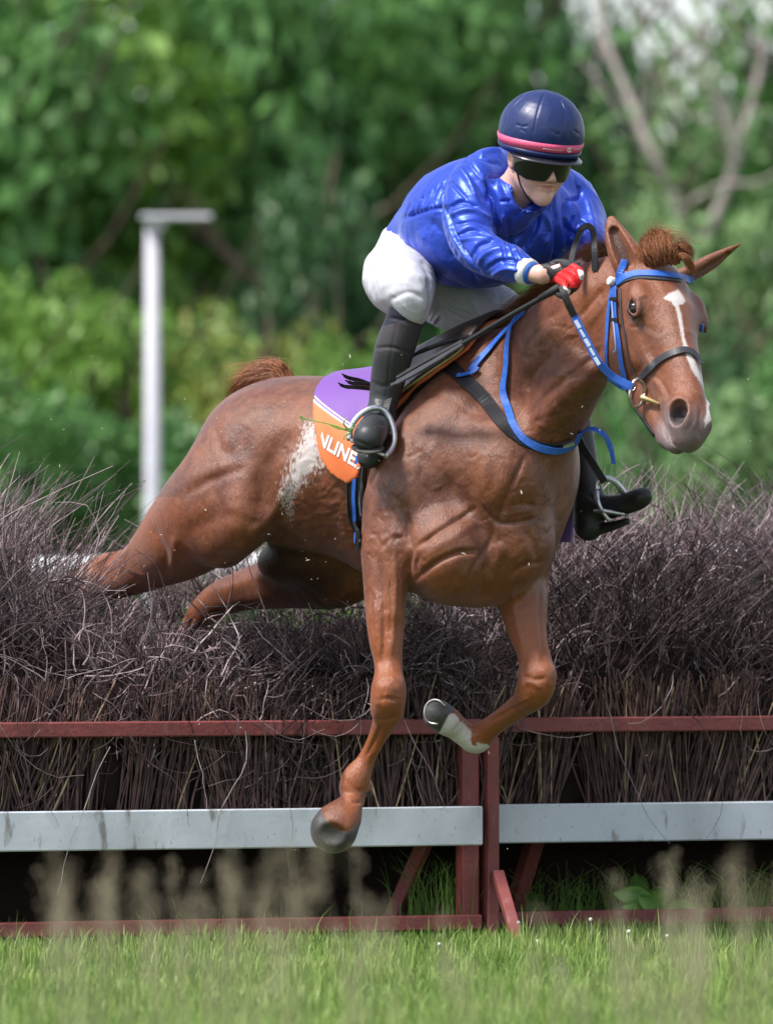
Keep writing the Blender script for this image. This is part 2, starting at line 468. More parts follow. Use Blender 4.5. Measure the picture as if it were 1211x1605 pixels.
BS = [
 (40, 420, 66, 1.25, 'bright', 11, 'bright green bush at the left edge behind the fence'),
 (150, 405, 66, 1.0, 'bright', 12, 'bright green bush just left of the lamp post'),
 (310, 470, 66, 1.0, 'bright', 13, 'green bush just right of the lamp post'),
 (420, 425, 65, 1.15, 'gold', 14, 'bush with golden leaf tips above the horse rump'),
 (545, 520, 63, .95, 'bright', 15, 'green bush behind the jockey seat'),
 (690, 500, 66, 1.2, 'mid', 16, 'green bush behind the saddle'),
 (850, 420, 68, 1.2, 'mid', 17, 'green bush behind the horse neck'),
 (1000, 290, 70, 1.35, 'pale', 18, 'pale green bush behind the horse ears'),
 (1150, 270, 68, 1.35, 'pale', 19, 'pale green bush at the right edge'),
 (1120, 425, 62, .95, 'dark', 33, 'dark green bush right of the horse head'),
 (985, 455, 63, .8, 'mid', 34, 'green bush hidden behind the horse cheek'),
 (1180, 560, 58, 1.1, 'pale', 25, 'low pale bush right of the horse muzzle'),
 (985, 610, 60, .9, 'mid', 26, 'low green bush beneath the horse chin'),
 (120, 640, 63, 1.1, 'mid', 27, 'low dark green bush at the left behind the brush'),
 (380, 600, 61, 0.9, 'mid', 28, 'low green bush behind the horse tail'),
 (-70, 500, 62, 1.2, 'mid', 29, 'green bush beyond the left edge'),
 (1290, 430, 62, 1.3, 'mid', 30, 'green bush beyond the right edge'),
 (620, 640, 58, 1.0, 'bright', 31, 'low bush behind the stirrup'),
 (820, 640, 58, 1.0, 'mid', 32, 'low bush behind the horse chest')]
for px, ty, d, w, kd, sd, lb in BS: tree(px, ty, d, w, kd, lb, 'bushes along the far side of the course', sd, .0, 'bush')
ORD = ['first', 'second', 'third', 'fourth', 'fifth', 'sixth', 'seventh']
for k, (X, d) in enumerate([(-5.2, 83), (-8.0, 88), (-11.0, 84), (-14.5, 90), (-18, 86), (6.2, 88), (9.0, 84), (12.2, 89), (15.5, 85), (19, 90), (-6.5, 100), (-12.5, 102), (7.5, 101), (13.5, 103)]):
    tree(605.5 + X * FPX / d, -250, d, 2.6, ('mid', 'dark', 'bright')[k % 3], '%s %s tree of the wood past the %s edge of the view' % (ORD[k % 5 if k < 10 else 5 + k % 2], ('mid green', 'dark green', 'bright green')[k % 3], 'left' if X < 0 else 'right'), 'trees of the wood outside the view', 60 + k, .06)
for k, (X, d) in enumerate([(-4.4, 64), (-6.4, 66), (-8.6, 63), (-11, 66), (5.0, 64), (7.0, 67), (9.2, 64), (11.5, 66)]):
    tree(605.5 + X * FPX / d, 440, d, 1.3, ('mid', 'bright', 'pale')[k % 3], '%s %s bush of the hedge past the %s edge of the view' % (ORD[k % 4], ('mid green', 'bright green', 'pale green')[k % 3], 'left' if X < 0 else 'right'), 'bushes outside the view', 80 + k, .0, 'bush')
# bare pale branches high at the right
root = empty('tree', tuple(P(1060, 1130, 74)), 'half bare tree with pale twisted branches at the upper right', 'tree'); root.location.z = 0
m = MB()
def br(pts, r0, r1):
    S = spline([P(a, b, c + 14) for a, b, c in pts], 5); m.tube(S, list(np.linspace(r0 * .85, r1 * .85, len(S))), 7)
br([(1100, 1100, 60), (1110, 700, 60), (1085, 420, 60), (1050, 300, 60)], .10, .055)
br([(1050, 300, 60), (1010, 215, 60), (975, 130, 60.3), (945, 50, 60.5), (930, -60, 60.6)], .055, .03)
br([(1050, 300, 60), (985, 200, 59.6), (940, 130, 59.5), (905, 90, 59.5)], .035, .01)
br([(1085, 420, 60), (1150, 250, 60), (1115, 140, 60), (1098, 40, 60), (1100, -60, 60)], .06, .025)
br([(1150, 250, 60), (1185, 130, 60.2), (1200, 40, 60.3), (1215, -40, 60.3)], .04, .02)
br([(1060, 330, 60), (1130, 290, 59.7), (1190, 285, 59.6), (1250, 250, 59.6)], .03, .012)
br([(1115, 140, 60), (1070, 100, 59.8), (1055, 40, 59.8), (1020, -20, 59.8)], .025, .01)
br([(1145, 260, 60), (1120, 200, 59.8), (1060, 170, 59.8), (1030, 120, 59.8)], .02, .007)
br([(1010, 215, 60), (1000, 150, 60), (1020, 90, 60)], .018, .006)
for q in range(16):
    a, b = rng.uniform(930, 1200), rng.uniform(0, 290); t = rng.uniform(-.9, .2)
    br([(a, b, 60), (a + 22 * t - 4, b - 45, 60.1), (a + 60 * t, b - 80, 60.2), (a + 80 * t, b - 135, 60.2)], .012, .004)
m.build('trunk', bark_pale, root, smooth=True)
lm = leaf_mesh('loose_leaves', 320, .05, seed=77, clumps=60); lm.materials.append(L_PALE)
c = bpy.data.objects.new('crown', lm); COL.objects.link(c); c.parent = root; c.location = (0.2, 0, 5.2); c.scale = (1.3, .8, 1.5)

# lamp post
lp = mat('lamp_grey', (.50, .49, .55), rough=.45, spec=.4, noise=.08, nscale=3)
root = empty('lamp_post', tuple(P(240, 1129, 60)), 'tall pale grey lamp post with a flat head behind the fence', 'lamp post'); root.location.z = 0
x0 = P(240, 0, 60)[0]; zt = P(0, 345, 60)[2]
m = MB(); m.tube([(x0, 60, 0), (x0, 60, 1.0), (x0 - .005, 60, zt - .05)], [.068, .064, .050], 20); m.build('pole', lp, root, smooth=True)
m = MB(); m.box((x0 + .17, 60, zt + .02), (.26, .12, .020), bev=.012); m.box((x0 + .02, 60, zt - .03), (.070, .07, .05), bev=.02); m.build('lamp_head', lp, root)
# white running rail behind the fence
wm = mat('white_plastic', (.78, .78, .80), rough=.4)
root = empty('running_rail', (0, 33, 0), 'white running rail seen through the brush behind the fence', 'rail')
m = MB(); m.tube([(-6, 32.4, 1.085), (-1.5, 33, 1.085), (1.5, 33.4, 1.15), (6, 34, 1.2)], .062, 12); m.build('rail', wm, root, smooth=True)
for i, xx in enumerate((-5.6, -3.6, -1.42, .55, 2.6, 4.6)):
    m = MB(); m.tube([(xx, 33.1, 0), (xx, 33.1, .9), (xx, 33.05, 1.1)], .035, 8); m.build('post', wm, root, smooth=True)
# ================================================================ the brush fence
FD = nrm([1, .41, 0]); FN = np.array([FD[1], -FD[0], 0.0])        # along the fence, and out of its front
F0 = P(757, 889, 24.86); F0[2] = 0
def FP(u, w, z): return F0 + FD * u + np.array([-FN[0], -FN[1], 0]) * w + np.array([0, 0, z])   # w = back from the front
red = mat('red_paint', (.24, .058, .056), rough=.5, spec=.4, col2=(.17, .045, .045), nscale=14, bump=.25, bscale=60)
plank_m = mat('white_plank', (.62, .66, .72), rough=.42, spec=.4, col2=(.50, .54, .60), nscale=6, bump=.08, bscale=40)
def weather(m_, dirt, amt, sc=22):
    """scuffs, mud spots and vertical streaks over the paint"""
    nt = m_.node_tree; N = nt.nodes; L = nt.links; b = N['Principled BSDF']; src = b.inputs['Base Color'].links[0].from_socket
    tc = N.new('ShaderNodeTexCoord'); mp = N.new('ShaderNodeMapping'); mp.inputs['Scale'].default_value = (1, 1, .35); L.new(tc.outputs['Object'], mp.inputs['Vector'])
    for s_, lo_, hi_, a_ in ((sc, .60, .70, amt), (sc * 7, .66, .72, amt), (sc * .25, .5, .75, amt * .4)):
        n = N.new('ShaderNodeTexNoise'); n.inputs['Scale'].default_value = s_; n.inputs['Detail'].default_value = 6; L.new(mp.outputs[0], n.inputs['Vector'])
        mr = N.new('ShaderNodeMapRange'); mr.inputs[1].default_value = lo_; mr.inputs[2].default_value = hi_; mr.inputs[4].default_value = a_; L.new(n.outputs['Fac'], mr.inputs[0])
        mx = N.new('ShaderNodeMix'); mx.data_type = 'RGBA'; mx.inputs[7].default_value = (*dirt, 1); L.new(mr.outputs[0], mx.inputs[0]); L.new(src, mx.inputs[6]); src = mx.outputs[2]
    L.new(src, b.inputs['Base Color'])
weather(plank_m, (.16, .14, .12), .75); weather(red, (.30, .16, .14), .55)
def zof(py, u, w=0):
    q = FP(u, w, 0); return CAMH - (py - HY) * q[1] / FPX
def panel(u0, u1, w, sgn, zs, label):
    """zs = (top rail, plank, bottom rail) centre heights and half heights"""
    root = empty('brush_fence', tuple(FP((u0 + u1) / 2, w, 0)), label, 'fence', 'panels of the brush fence')
    def bar(name, z, hh, hw, a=u0, b=u1, ww=w, mt=red):
        m = MB(); m.box(FP((a + b) / 2, ww, z), ((b - a) / 2, hw, hh), R=[FD, -FN, (0, 0, 1)], bev=.004); return m.build(name, mt, root)
    bar('top_rail', zs[0], .0225, .022); bar('bottom_rail', zs[2], .0225, .022)
    return root, bar
ZR, ZP, ZB = .631, .358, .045
LEFT, barL = panel(-3.4, -.012, 0.0, 1, (ZR, ZP, ZB), 'left panel of the steeplechase brush fence under the horse hindquarters')
RIGHT, barR = panel(.055, 3.4, .14, 1, (ZR, ZP, ZB), 'right panel of the steeplechase brush fence with brush rising behind the stirrup')
# planks (white, two boards butted)
def plank(root, a, b, w):
    m = MB(); m.box(FP((a + b) / 2, w, .335), ((b - a) / 2, .012, .0585), R=[FD, -FN, (0, 0, 1)], bev=.004); return m.build('white_board', plank_m, root)
plank(LEFT, -3.4, -.022, -.040); plank(RIGHT, .062, 3.4, .098)
def post(root, u, w, hu, hw, z0, z1, name='post'):
    m = MB(); m.box(FP(u, w, (z0 + z1) / 2), (hu, hw, (z1 - z0) / 2), R=[FD, -FN, (0, 0, 1)], bev=.004); return m.build(name, red, root)
post(LEFT, -.040, .028, .027, .03, 0, .58); post(RIGHT, .026, .03, .019, .05, 0, .60)
post(LEFT, -2.2, .028, .03, .03, 0, .58); post(RIGHT, 2.2, .16, .03, .03, 0, .60)
def brace(root, a, b, w=.034, t=.03):
    m = MB(); m.beam(a, b, w, t); return m.build('brace', red, root)
brace(RIGHT, FP(.035, -.03, .19), P(812, 1478, 24.55))
brace(LEFT, P(668, 1314, 24.93), P(604, 1462, 24.98), .05, .04); brace(LEFT, P(607, 1470, 25.05), P(634, 1432, 25.0), .02, .02)
brace(RIGHT, P(842, 1305, 25.24), P(800, 1440, 25.34), .05, .04)
brace(LEFT, FP(-1.9, .2, .33), FP(-2.05, .5, .0), .05, .04); brace(RIGHT, FP(1.9, .25, .33), FP(2.05, .55, .0), .05, .04)

def twig_mat(name, lo, mid, hi, cream=None):
    m, nt, b = mat_new(name); N = nt.nodes; L = nt.links
    a = N.new('ShaderNodeAttribute'); a.attribute_name = 'rnd'; r = N.new('ShaderNodeValToRGB'); L.new(a.outputs['Fac'], r.inputs['Fac'])
    e = r.color_ramp.elements; e[0].color = (*lo, 1); e[1].color = (*hi, 1); e[1].position = .97
    q = e.new(.55); q.color = (*mid, 1)
    if cream: q = e.new(.92); q.color = (*mid, 1); e[-1].color = (*cream, 1)
    tc = N.new('ShaderNodeTexCoord'); n = N.new('ShaderNodeTexNoise'); n.inputs['Scale'].default_value = 30; L.new(tc.outputs['Object'], n.inputs['Vector'])
    mx = N.new('ShaderNodeMix'); mx.data_type = 'RGBA'; mx.blend_type = 'MULTIPLY'; mx.inputs[0].default_value = .7
    rr = N.new('ShaderNodeValToRGB'); rr.color_ramp.elements[0].color = (.35, .35, .35, 1); rr.color_ramp.elements[1].color = (1.3, 1.25, 1.2, 1); rr.color_ramp.elements[0].position = .35; rr.color_ramp.elements[1].position = .65
    L.new(n.outputs['Fac'], rr.inputs['Fac']); L.new(r.outputs['Color'], mx.inputs[6]); L.new(rr.outputs['Color'], mx.inputs[7]); L.new(mx.outputs[2], b.inputs['Base Color'])
    b.inputs['Roughness'].default_value = .55; b.inputs['Specular IOR Level'].default_value = .35
    return m
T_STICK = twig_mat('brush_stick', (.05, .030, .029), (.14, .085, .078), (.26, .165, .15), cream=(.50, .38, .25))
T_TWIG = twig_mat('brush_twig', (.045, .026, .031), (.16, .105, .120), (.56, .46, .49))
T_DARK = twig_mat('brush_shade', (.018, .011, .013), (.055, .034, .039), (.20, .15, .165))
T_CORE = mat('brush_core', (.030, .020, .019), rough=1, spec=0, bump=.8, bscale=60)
rt = np.random.RandomState(3)
def ztop(u, w):
    """height the standing brush reaches, beaten down where horses cross"""
    X = F0[0] + u * FD[0] - w * .38
    dip = 1 / (1 + np.exp(-np.clip((X + .935 + .01 * np.sin(w * 9)) / .022, -40, 40))) * 1 / (1 + np.exp(np.clip((X - .50) / .05, -40, 40)))
    Y = F0[1] + u * FD[1] + w * .925; back = np.clip((Y - 25.30) / .12, 0, 1)
    lf = np.exp(-((X + 1.03) / .075) ** 4)
    return 1.25 - (.27 - .16 * back) * dip - .16 * lf + .03 * np.sin(u * 3.1 + 1) + .02 * np.sin(u * 11)
def FPn(u, w, z):
    u, w, z = np.broadcast_arrays(u, w, z)
    return F0 + u[..., None] * FD - w[..., None] * FN + np.stack([0 * z, 0 * z, z], -1)
def brush(root, a, b, w0, sd):
    r = np.random.RandomState(sd); Lw = b - a
    c = MB()
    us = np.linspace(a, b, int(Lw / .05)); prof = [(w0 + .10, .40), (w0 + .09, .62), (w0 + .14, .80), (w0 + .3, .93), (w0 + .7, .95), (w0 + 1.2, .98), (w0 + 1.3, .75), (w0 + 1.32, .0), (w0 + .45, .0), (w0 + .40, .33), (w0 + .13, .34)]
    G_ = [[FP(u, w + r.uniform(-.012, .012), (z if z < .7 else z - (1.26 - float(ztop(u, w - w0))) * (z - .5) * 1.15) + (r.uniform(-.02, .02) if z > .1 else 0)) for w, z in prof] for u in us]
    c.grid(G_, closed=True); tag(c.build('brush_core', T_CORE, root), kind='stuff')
    # packed upright sticks in the front face
    n = int(Lw * 1050); s = np.linspace(0, 1, 5)
    nc = int(Lw * 26); cu = r.uniform(a, b, nc); cl = r.normal(.03, .10, nc); k = r.randint(0, nc, n)
    u = cu[k] + r.normal(0, .028, n); w = w0 + r.uniform(.03, .13, n) + .02 * np.sin(k * 1.7); z0 = r.uniform(.285, .36, n); z1 = r.uniform(.60, .80, n)
    ln = cl[k] + r.normal(0, .05, n); U = u[:, None] + ln[:, None] * s * (z1 - z0)[:, None] * 2 + np.cumsum(r.normal(0, .0030, (n, 5)), 1)
    W = w[:, None] + np.cumsum(r.normal(0, .0024, (n, 5)), 1); Z = z0[:, None] + (z1 - z0)[:, None] * s
    R = (r.uniform(.0018, .0052, n) * (1 + .4 * (r.rand(n) > .93)))[:, None] * np.linspace(1, .55, 5)
    strands('sticks', FPn(U, W, Z), R, T_STICK, root, 4, 'stuff')
    def kink(n, K, sd): # small sharp changes of direction along a twig
        return np.cumsum(r.normal(0, sd, (n, K)) + (r.rand(n, K) > .8) * r.normal(0, sd * 2.2, (n, K)), 1)
    # standing twigs in bundles, splaying like birch brooms
    n = int(Lw * 1350); K = 8; s = np.linspace(0, 1, K)
    nc = int(Lw * 55); cu = r.uniform(a, b, nc); cw = w0 + .05 + 1.3 * r.rand(nc) ** 1.2; cl = r.normal(0, .42, nc); clw = r.normal(-.10, .22, nc); k = r.randint(0, nc, n)
    du = r.normal(0, .035, n); dw = r.normal(0, .035, n); u = cu[k] + du; w = np.maximum(cw[k] + dw, w0 + .03)
    zt = ztop(u, w - w0) + r.uniform(-.16, .05, n) - .10 * np.exp(-(w - w0) / .08); z0 = zt - r.uniform(.18, .46, n)
    hh = (zt - z0)[:, None]
    U = u[:, None] + (cl[k] + du * 7 + r.normal(0, .2, n))[:, None] * s * hh + r.normal(0, .35, n)[:, None] * s ** 2 * hh + kink(n, K, .0048)
    W = w[:, None] + (clw[k] + dw * 6)[:, None] * s * hh - .15 * s ** 2 * hh + kink(n, K, .0045)
    Z = z0[:, None] + hh * (s - .12 * s ** 3) + kink(n, K, .002)
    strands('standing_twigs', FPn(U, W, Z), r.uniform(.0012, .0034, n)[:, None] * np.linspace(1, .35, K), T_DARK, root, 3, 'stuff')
    # fine upright tips, in tufts along the crest
    n = int(Lw * 1300); nc = int(Lw * 60); cu = r.uniform(a, b, nc); cw = w0 + r.uniform(.12, 1.3, nc); cl = r.normal(0, .35, nc); chh = r.uniform(.5, 1.25, nc); k = r.randint(0, nc, n)
    u = cu[k] + r.normal(0, .02, n); w = cw[k] + r.normal(0, .02, n); zt = ztop(u, w - w0); dipm = np.clip((zt - 1.06) * 8, .05, 1); Xc = F0[0] + u * FD[0] - w * .38; dipm = np.maximum(dipm, 1.5 * np.exp(-((Xc + 1.05) / .09) ** 4))
    K = 7; s = np.linspace(0, 1, K); h = r.uniform(.05, .21, n) * dipm * chh[k]; z0 = zt - .16
    hh = (h + .14)[:, None]
    U = u[:, None] + (cl[k] + r.normal(0, .35, n))[:, None] * s * hh + r.normal(0, .3, n)[:, None] * s ** 2 * hh + kink(n, K, .0040); W = w[:, None] + r.normal(0, .3, n)[:, None] * s * hh
    Z = z0[:, None] + hh * s
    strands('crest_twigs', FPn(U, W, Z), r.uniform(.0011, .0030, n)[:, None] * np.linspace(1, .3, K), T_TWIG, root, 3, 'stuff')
    # tangled twigs hanging over the face, lying every way
    n = int(Lw * 560); K = 9; s = np.linspace(0, 1, K)
    nc = int(Lw * 40); cu = r.uniform(a, b, nc); cz = r.rand(nc) ** .8 * .42; cth = r.uniform(-2.2, 2.8, nc); ck = r.normal(0, 2.2, nc); k = r.randint(0, nc, n); loose = r.rand(n) < .35
    u = np.where(loose, r.uniform(a, b, n), cu[k] + r.normal(0, .05, n)); zt = ztop(u, .1 * np.ones(n)); z0 = np.maximum(zt - .02 - np.where(loose, r.rand(n) * .42, cz[k] + r.normal(0, .04, n)), .60); w = w0 + .10 - r.rand(n) * .07 + np.clip(z0 - .80, 0, 1) * .8
    th = np.where(loose, r.uniform(-2.6, 3.0, n), cth[k] + r.normal(0, .45, n)); L_ = r.uniform(.07, .28, n) * (1 + .7 * (r.rand(n) > .9)); kk = np.where(loose, r.normal(0, 3.2, n), ck[k] + r.normal(0, 1.2, n))
    ang = th[:, None] + kk[:, None] * s * L_[:, None] * 2.4 - .3 * s + kink(n, K, .13)
    U = u[:, None] + np.cumsum(np.cos(ang) * L_[:, None] / K, 1); Z = z0[:, None] + np.cumsum(np.sin(ang) * L_[:, None] / K - .002, 1); W = w[:, None] + np.cumsum(r.normal(-.002, .006, (n, K)), 1); W = np.maximum(W, w0 - .07)
    strands('loose_twigs', FPn(U, W, Z), r.uniform(.0014, .0040, n)[:, None] * np.linspace(1, .4, K), T_TWIG, root, 3, 'stuff')
    # long straggling ends that fall over rail and board
    n = int(Lw * 15); K = 12; s = np.linspace(0, 1, K)
    u = r.uniform(a, b, n); z0 = r.uniform(.6, .95, n); L_ = r.uniform(.25, .55, n); ang = r.normal(-1.4, .5, n)[:, None] + r.normal(0, 2.0, n)[:, None] * s * .6 + kink(n, K, .12)
    U = u[:, None] + np.cumsum(np.cos(ang) * L_[:, None] / K, 1); Z = np.maximum(z0[:, None] + np.cumsum(np.sin(ang) * L_[:, None] / K, 1), .02); W = w0 - .055 - r.rand(n)[:, None] * .05 * s + 0 * Z
    strands('trailing_twigs', FPn(U, W, Z), r.uniform(.0012, .0026, n)[:, None] * np.linspace(1, .35, K), T_TWIG, root, 3, 'stuff')
brush(LEFT, -3.3, -.0, 0.0, 31); brush(RIGHT, .0, 3.3, .14, 32)
print('fence', round(time.time() - T0, 1))
# ================================================================ grass
def blades(name, n, xr, yr, hr, wid, mt, seed, lean=.35, sel=None, K=4, kind='stuff', parent=None):
    r = np.random.RandomState(seed); x = r.uniform(*xr, n); y = r.uniform(*yr, n)
    if sel is not None:
        k = sel(x, y); x, y = x[k], y[k]; n = len(x)
    pt = np.sin(x * 9 + 2 * np.sin(y * 3.1)) * np.sin(y * 5.3 + x * 4) ; h = r.uniform(*hr, n) * (1 + .45 * pt) * (1 + .9 * (r.rand(n) > .97)); a = r.uniform(0, 6.28, n); l = h * np.abs(r.normal(0, lean, n)); s = np.linspace(0, 1, K)
    C = np.stack([x[:, None] + np.cos(a)[:, None] * l[:, None] * s ** 2, y[:, None] + np.sin(a)[:, None] * l[:, None] * s ** 2, h[:, None] * (s - .12 * s ** 3)], -1)
    q = a + 1.57 + r.normal(0, .5, n); wv = np.stack([np.cos(q), np.sin(q), 0 * q], -1)[:, None] * (wid * r.uniform(.6, 1.3, n))[:, None, None] * np.array([1, .9, .6, .08] if K == 4 else np.linspace(1, .08, K))[None, :, None]
    Vv = np.stack([C - wv, C + wv], 2); ii = np.arange(n * K * 2).reshape(n, K, 2)
    Fc = np.stack([ii[:, :-1, 0], ii[:, :-1, 1], ii[:, 1:, 1], ii[:, 1:, 0]], -1).reshape(-1, 4)
    me = mesh_np(name, Vv.reshape(-1, 3), Fc); attr(me, 'rnd', np.repeat(np.clip(r.rand(n) * .7 + .15 + .18 * np.sin(x * 6 + 3 * np.sin(y * 2)), 0, 1), K * 2))
    return tag(link(name, me, mt, parent), kind=kind)
G_LAWN = tree_mat('lawn_blade', (.12, .235, .035), (.36, .47, .13), .35)
G_DARK = tree_mat('weed_blade', (.10, .24, .03), (.28, .46, .09), .4)
G_DRY = tree_mat('seed_grass', (.30, .27, .17), (.55, .47, .34), .3)
tag(blades('lawn', 110000, (-2.4, 2.4), (17.5, 27.2), (.02, .062), .0018, G_LAWN, 1), kind='stuff')
blades('lawn_far', 16000, (-5, 5), (26, 40), (.03, .08), .004, G_LAWN, 2)
# taller tufts under and beside the fence
def tuft(px, d, n, h, seed, label, spread=.07, mt=None):
    r = np.random.RandomState(seed); cx = (px - 605.5) * d / FPX
    K = 7; s = np.linspace(0, 1, K); a = r.uniform(0, 6.28, n); x = cx + r.normal(0, spread, n); y = d + r.normal(0, spread * .6, n)
    hh = r.uniform(.45, 1, n) * h; l = hh * np.abs(r.normal(.25, .3, n))
    C = np.stack([x[:, None] + np.cos(a)[:, None] * l[:, None] * s ** 2, y[:, None] + .4 * np.sin(a)[:, None] * l[:, None] * s ** 2, hh[:, None] * (s - .2 * s ** 3)], -1)
    o = strands('grass_tuft', C, (r.uniform(.0018, .0036, n))[:, None] * np.linspace(1, .15, K), mt or G_DARK, None, 3)
    return tag(o, label, 'grass', 'grass tufts under the fence', 'stuff')
tuft(685, 24.93, 110, .33, 41, 'tall grass tuft left of the red post pair')
tuft(830, 25.35, 70, .24, 42, 'grass tuft behind the slanting red brace', .12)
tuft(960, 25.4, 80, .27, 43, 'grass tuft under the middle of the right white board', .12)
tuft(1110, 25.45, 80, .24, 44, 'grass tuft under the right end of the white board', .12)
tuft(1190, 25.5, 50, .26, 45, 'grass tuft at the right edge below the board', .07)
tuft(890, 25.35, 60, .20, 46, 'grass tuft between the post and the broad leaves', .10)
tuft(1040, 25.4, 60, .20, 47, 'grass tuft right of the broad leaves', .10)
leafm = mat('dock_leaf', (.16, .32, .07), rough=.45, col2=(.10, .22, .05), nscale=20, bump=.3, bscale=60)
def dock(px, py, d, n, seed, label):
    r = np.random.RandomState(seed); root = empty('broadleaf_weed', (P(px, py, d)[0], d, 0), label, 'plant', 'broad leaved weeds under the fence')
    for i in range(n):
        a = r.uniform(-.3, 3.4); L_ = r.uniform(.07, .12); w = L_ * .28; c0 = np.array([P(px, py, d)[0] + r.uniform(-.02, .02), d + r.uniform(-.03, .03), .03 + r.uniform(0, .04)])
        dr = np.array([math.cos(a), -.35, abs(math.sin(a)) * .9 + .35]); dr = nrm(dr); sd_ = nrm(np.cross(dr, [0, -1, .3])); up = np.cross(sd_, dr)
        Gd = [[c0 + dr * L_ * (t * 1.5) - np.array([0, 0, 1]) * L_ * .5 * t * t + sd_ * w * q * (math.sin(math.pi * min(1, t * .93 + .05)) ** .7) + up * abs(q) * w * .25 for q in (-1, -.5, 0, .5, 1)] for t in np.linspace(0, 1, 8)]
        m = MB(); m.grid(Gd); m.build('leaf', leafm, root, smooth=True)
dock(1030, 1400, 25.3, 7, 1, 'broad leaved weed below the right white board')
dock(820, 1420, 25.5, 5, 2, 'small broad leaved weed by the slanting brace')
dock(1010, 1380, 25.6, 5, 3, 'broad leaved weed behind the larger one')
# blurred seed heads close to the camera
def seedheads(name, px0, px1, n, d0, d1, seed, toprow):
    """grass gone to seed: thin stems, each with a loose open panicle of small spikelets"""
    r = np.random.RandomState(seed); K = 8; s = np.linspace(0, 1, K)
    d = r.uniform(d0, d1, n); px = px0 + (px1 - px0) * r.rand(n); x = (px - 605.5) * d / FPX
    top = CAMH - (toprow + r.uniform(-35, 110, n) - HY) * d / FPX; top = np.maximum(top, .12)
    l = r.normal(0, .05, n)
    C = np.stack([x[:, None] + l[:, None] * s ** 2, d[:, None] + 0 * s, top[:, None] * s], -1)
    tag(strands(name + '_stems', C, np.tile(np.linspace(.0012, .0006, K), (n, 1)), G_DRY, None, 4), kind='stuff')
    m_ = 46; idx = np.repeat(np.arange(n), m_); t = r.uniform(0, 1, n * m_); ln = r.uniform(.07, .13, n)[idx]
    base = C[idx, -1] - np.stack([l[idx] * t * ln * 2, 0 * t, t * ln], -1); a = r.uniform(0, 6.28, n * m_); rad = (.004 + .020 * np.sin(np.pi * np.clip(t + .05, 0, 1)) * r.rand(n * m_)) 
    p = base + np.stack([np.cos(a) * rad, np.sin(a) * rad, .3 * rad], -1); dr = np.stack([np.cos(a) * .35, np.sin(a) * .35, np.ones_like(a)], -1) * r.uniform(.003, .006, n * m_)[:, None]
    C2 = np.stack([p, p + dr * .5, p + dr], 1); tag(strands(name, C2, np.tile([.0009, .0015, .0003], (n * m_, 1)), G_DRY, None, 3), kind='stuff')
seedheads('seed_grass', 90, 620, 56, 12.5, 16, 51, 1350); seedheads('seed_grass', 985, 1200, 30, 12.5, 16, 52, 1360); seedheads('seed_grass', -350, 1560, 60, 13, 17, 53, 1450)
blades('foreground_grass', 9000, (-1.5, 1.5), (11.5, 17.5), (.06, .22), .0016, G_LAWN, 61, lean=.3)
# clover heads
cw = mat('clover_white', (.7, .68, .62), rough=.7)
for i, (px, py) in enumerate(((925, 1441), (812, 1446), (842, 1475), (1045, 1467), (688, 1480), (985, 1460))):
    d = 24.3 - .1 * i; c = P(px, py, d); m = MB()
    m.tube([(c[0], d, 0), (c[0] + .004, d, c[2] * .6), tuple(c)], .0007, 5)
    G_ = [[c + .0050 * np.array([math.sin(a) * math.cos(q), math.sin(a) * math.sin(q), math.cos(a)]) * (1 + .15 * ((k + j) % 2)) for k, q in enumerate(np.linspace(0, 6.283, 10, endpoint=False))] for j, a in enumerate(np.linspace(.05, 3.09, 7))]
    m.grid(G_, closed=True)
    tag(m.build('clover_flower', cw), ['white clover flower right of the slanting brace', 'white clover flower on the bottom rail just right of the brace', 'white clover flower in front of the brace foot', 'white clover flower below the right bottom rail', 'white clover flower near the foot of the red posts', 'white clover flower between the brace and the right edge'][i], 'flower', 'clover flowers in the grass')
# ================================================================ the horse
COAT_DARK, COAT_MID, COAT_LIGHT, COAT_RED = (.085, .022, .010), (.200, .057, .018), (.28, .105, .052), (.32, .088, .024)
AL, TH = math.radians(44), math.radians(9)
hf = np.array([math.cos(AL) * math.cos(TH), -math.sin(AL) * math.cos(TH), math.sin(TH)])
hl = np.array([math.sin(AL), math.cos(AL), 0.0])
hu = np.cross(hf, hl)
RB = np.array([hf, hl, hu])
def B(c, rad, rot=0.0, yaw=0.0):
    """ellipsoid in the horse's body frame; rot pitches it (nose up), yaw turns it to its left"""
    f2 = hf * math.cos(rot) + hu * math.sin(rot); u2 = -hf * math.sin(rot) + hu * math.cos(rot)
    f3 = f2 * math.cos(yaw) + hl * math.sin(yaw); l3 = -f2 * math.sin(yaw) + hl * math.cos(yaw)
    return ell(P(*c), [f3, l3, u2], rad)
# head frame : s poll->muzzle, u to the horse's left, v out of the forehead
_a = nrm([.17, -.55, -.81]); _l = np.array([.83, .54, -.13]); _l = nrm(_l - _a * (_l @ _a))
HA = np.array([_a, _l, np.cross(_a, _l)])
HS, HO = 1.0926, np.array([0.794, 23.8, 2.046])
def Hd(s, u, v): return HO + HS * (s * HA[0] + u * HA[1] + v * HA[2])
def HE(s, u, v, rad, rot=0.0, yaw=0.0):
    a = HA[0] * math.cos(rot) + HA[2] * math.sin(rot); n = -HA[0] * math.sin(rot) + HA[2] * math.cos(rot)
    a2 = a * math.cos(yaw) + HA[1] * math.sin(yaw); l2 = -a * math.sin(yaw) + HA[1] * math.cos(yaw)
    return ell(Hd(s, u, v), [a2, l2, n], np.array(rad) * HS)
def HC(pts, rads, flat=None):
    return caps([Hd(*p) for p in pts], [r * HS for r in rads], flat)

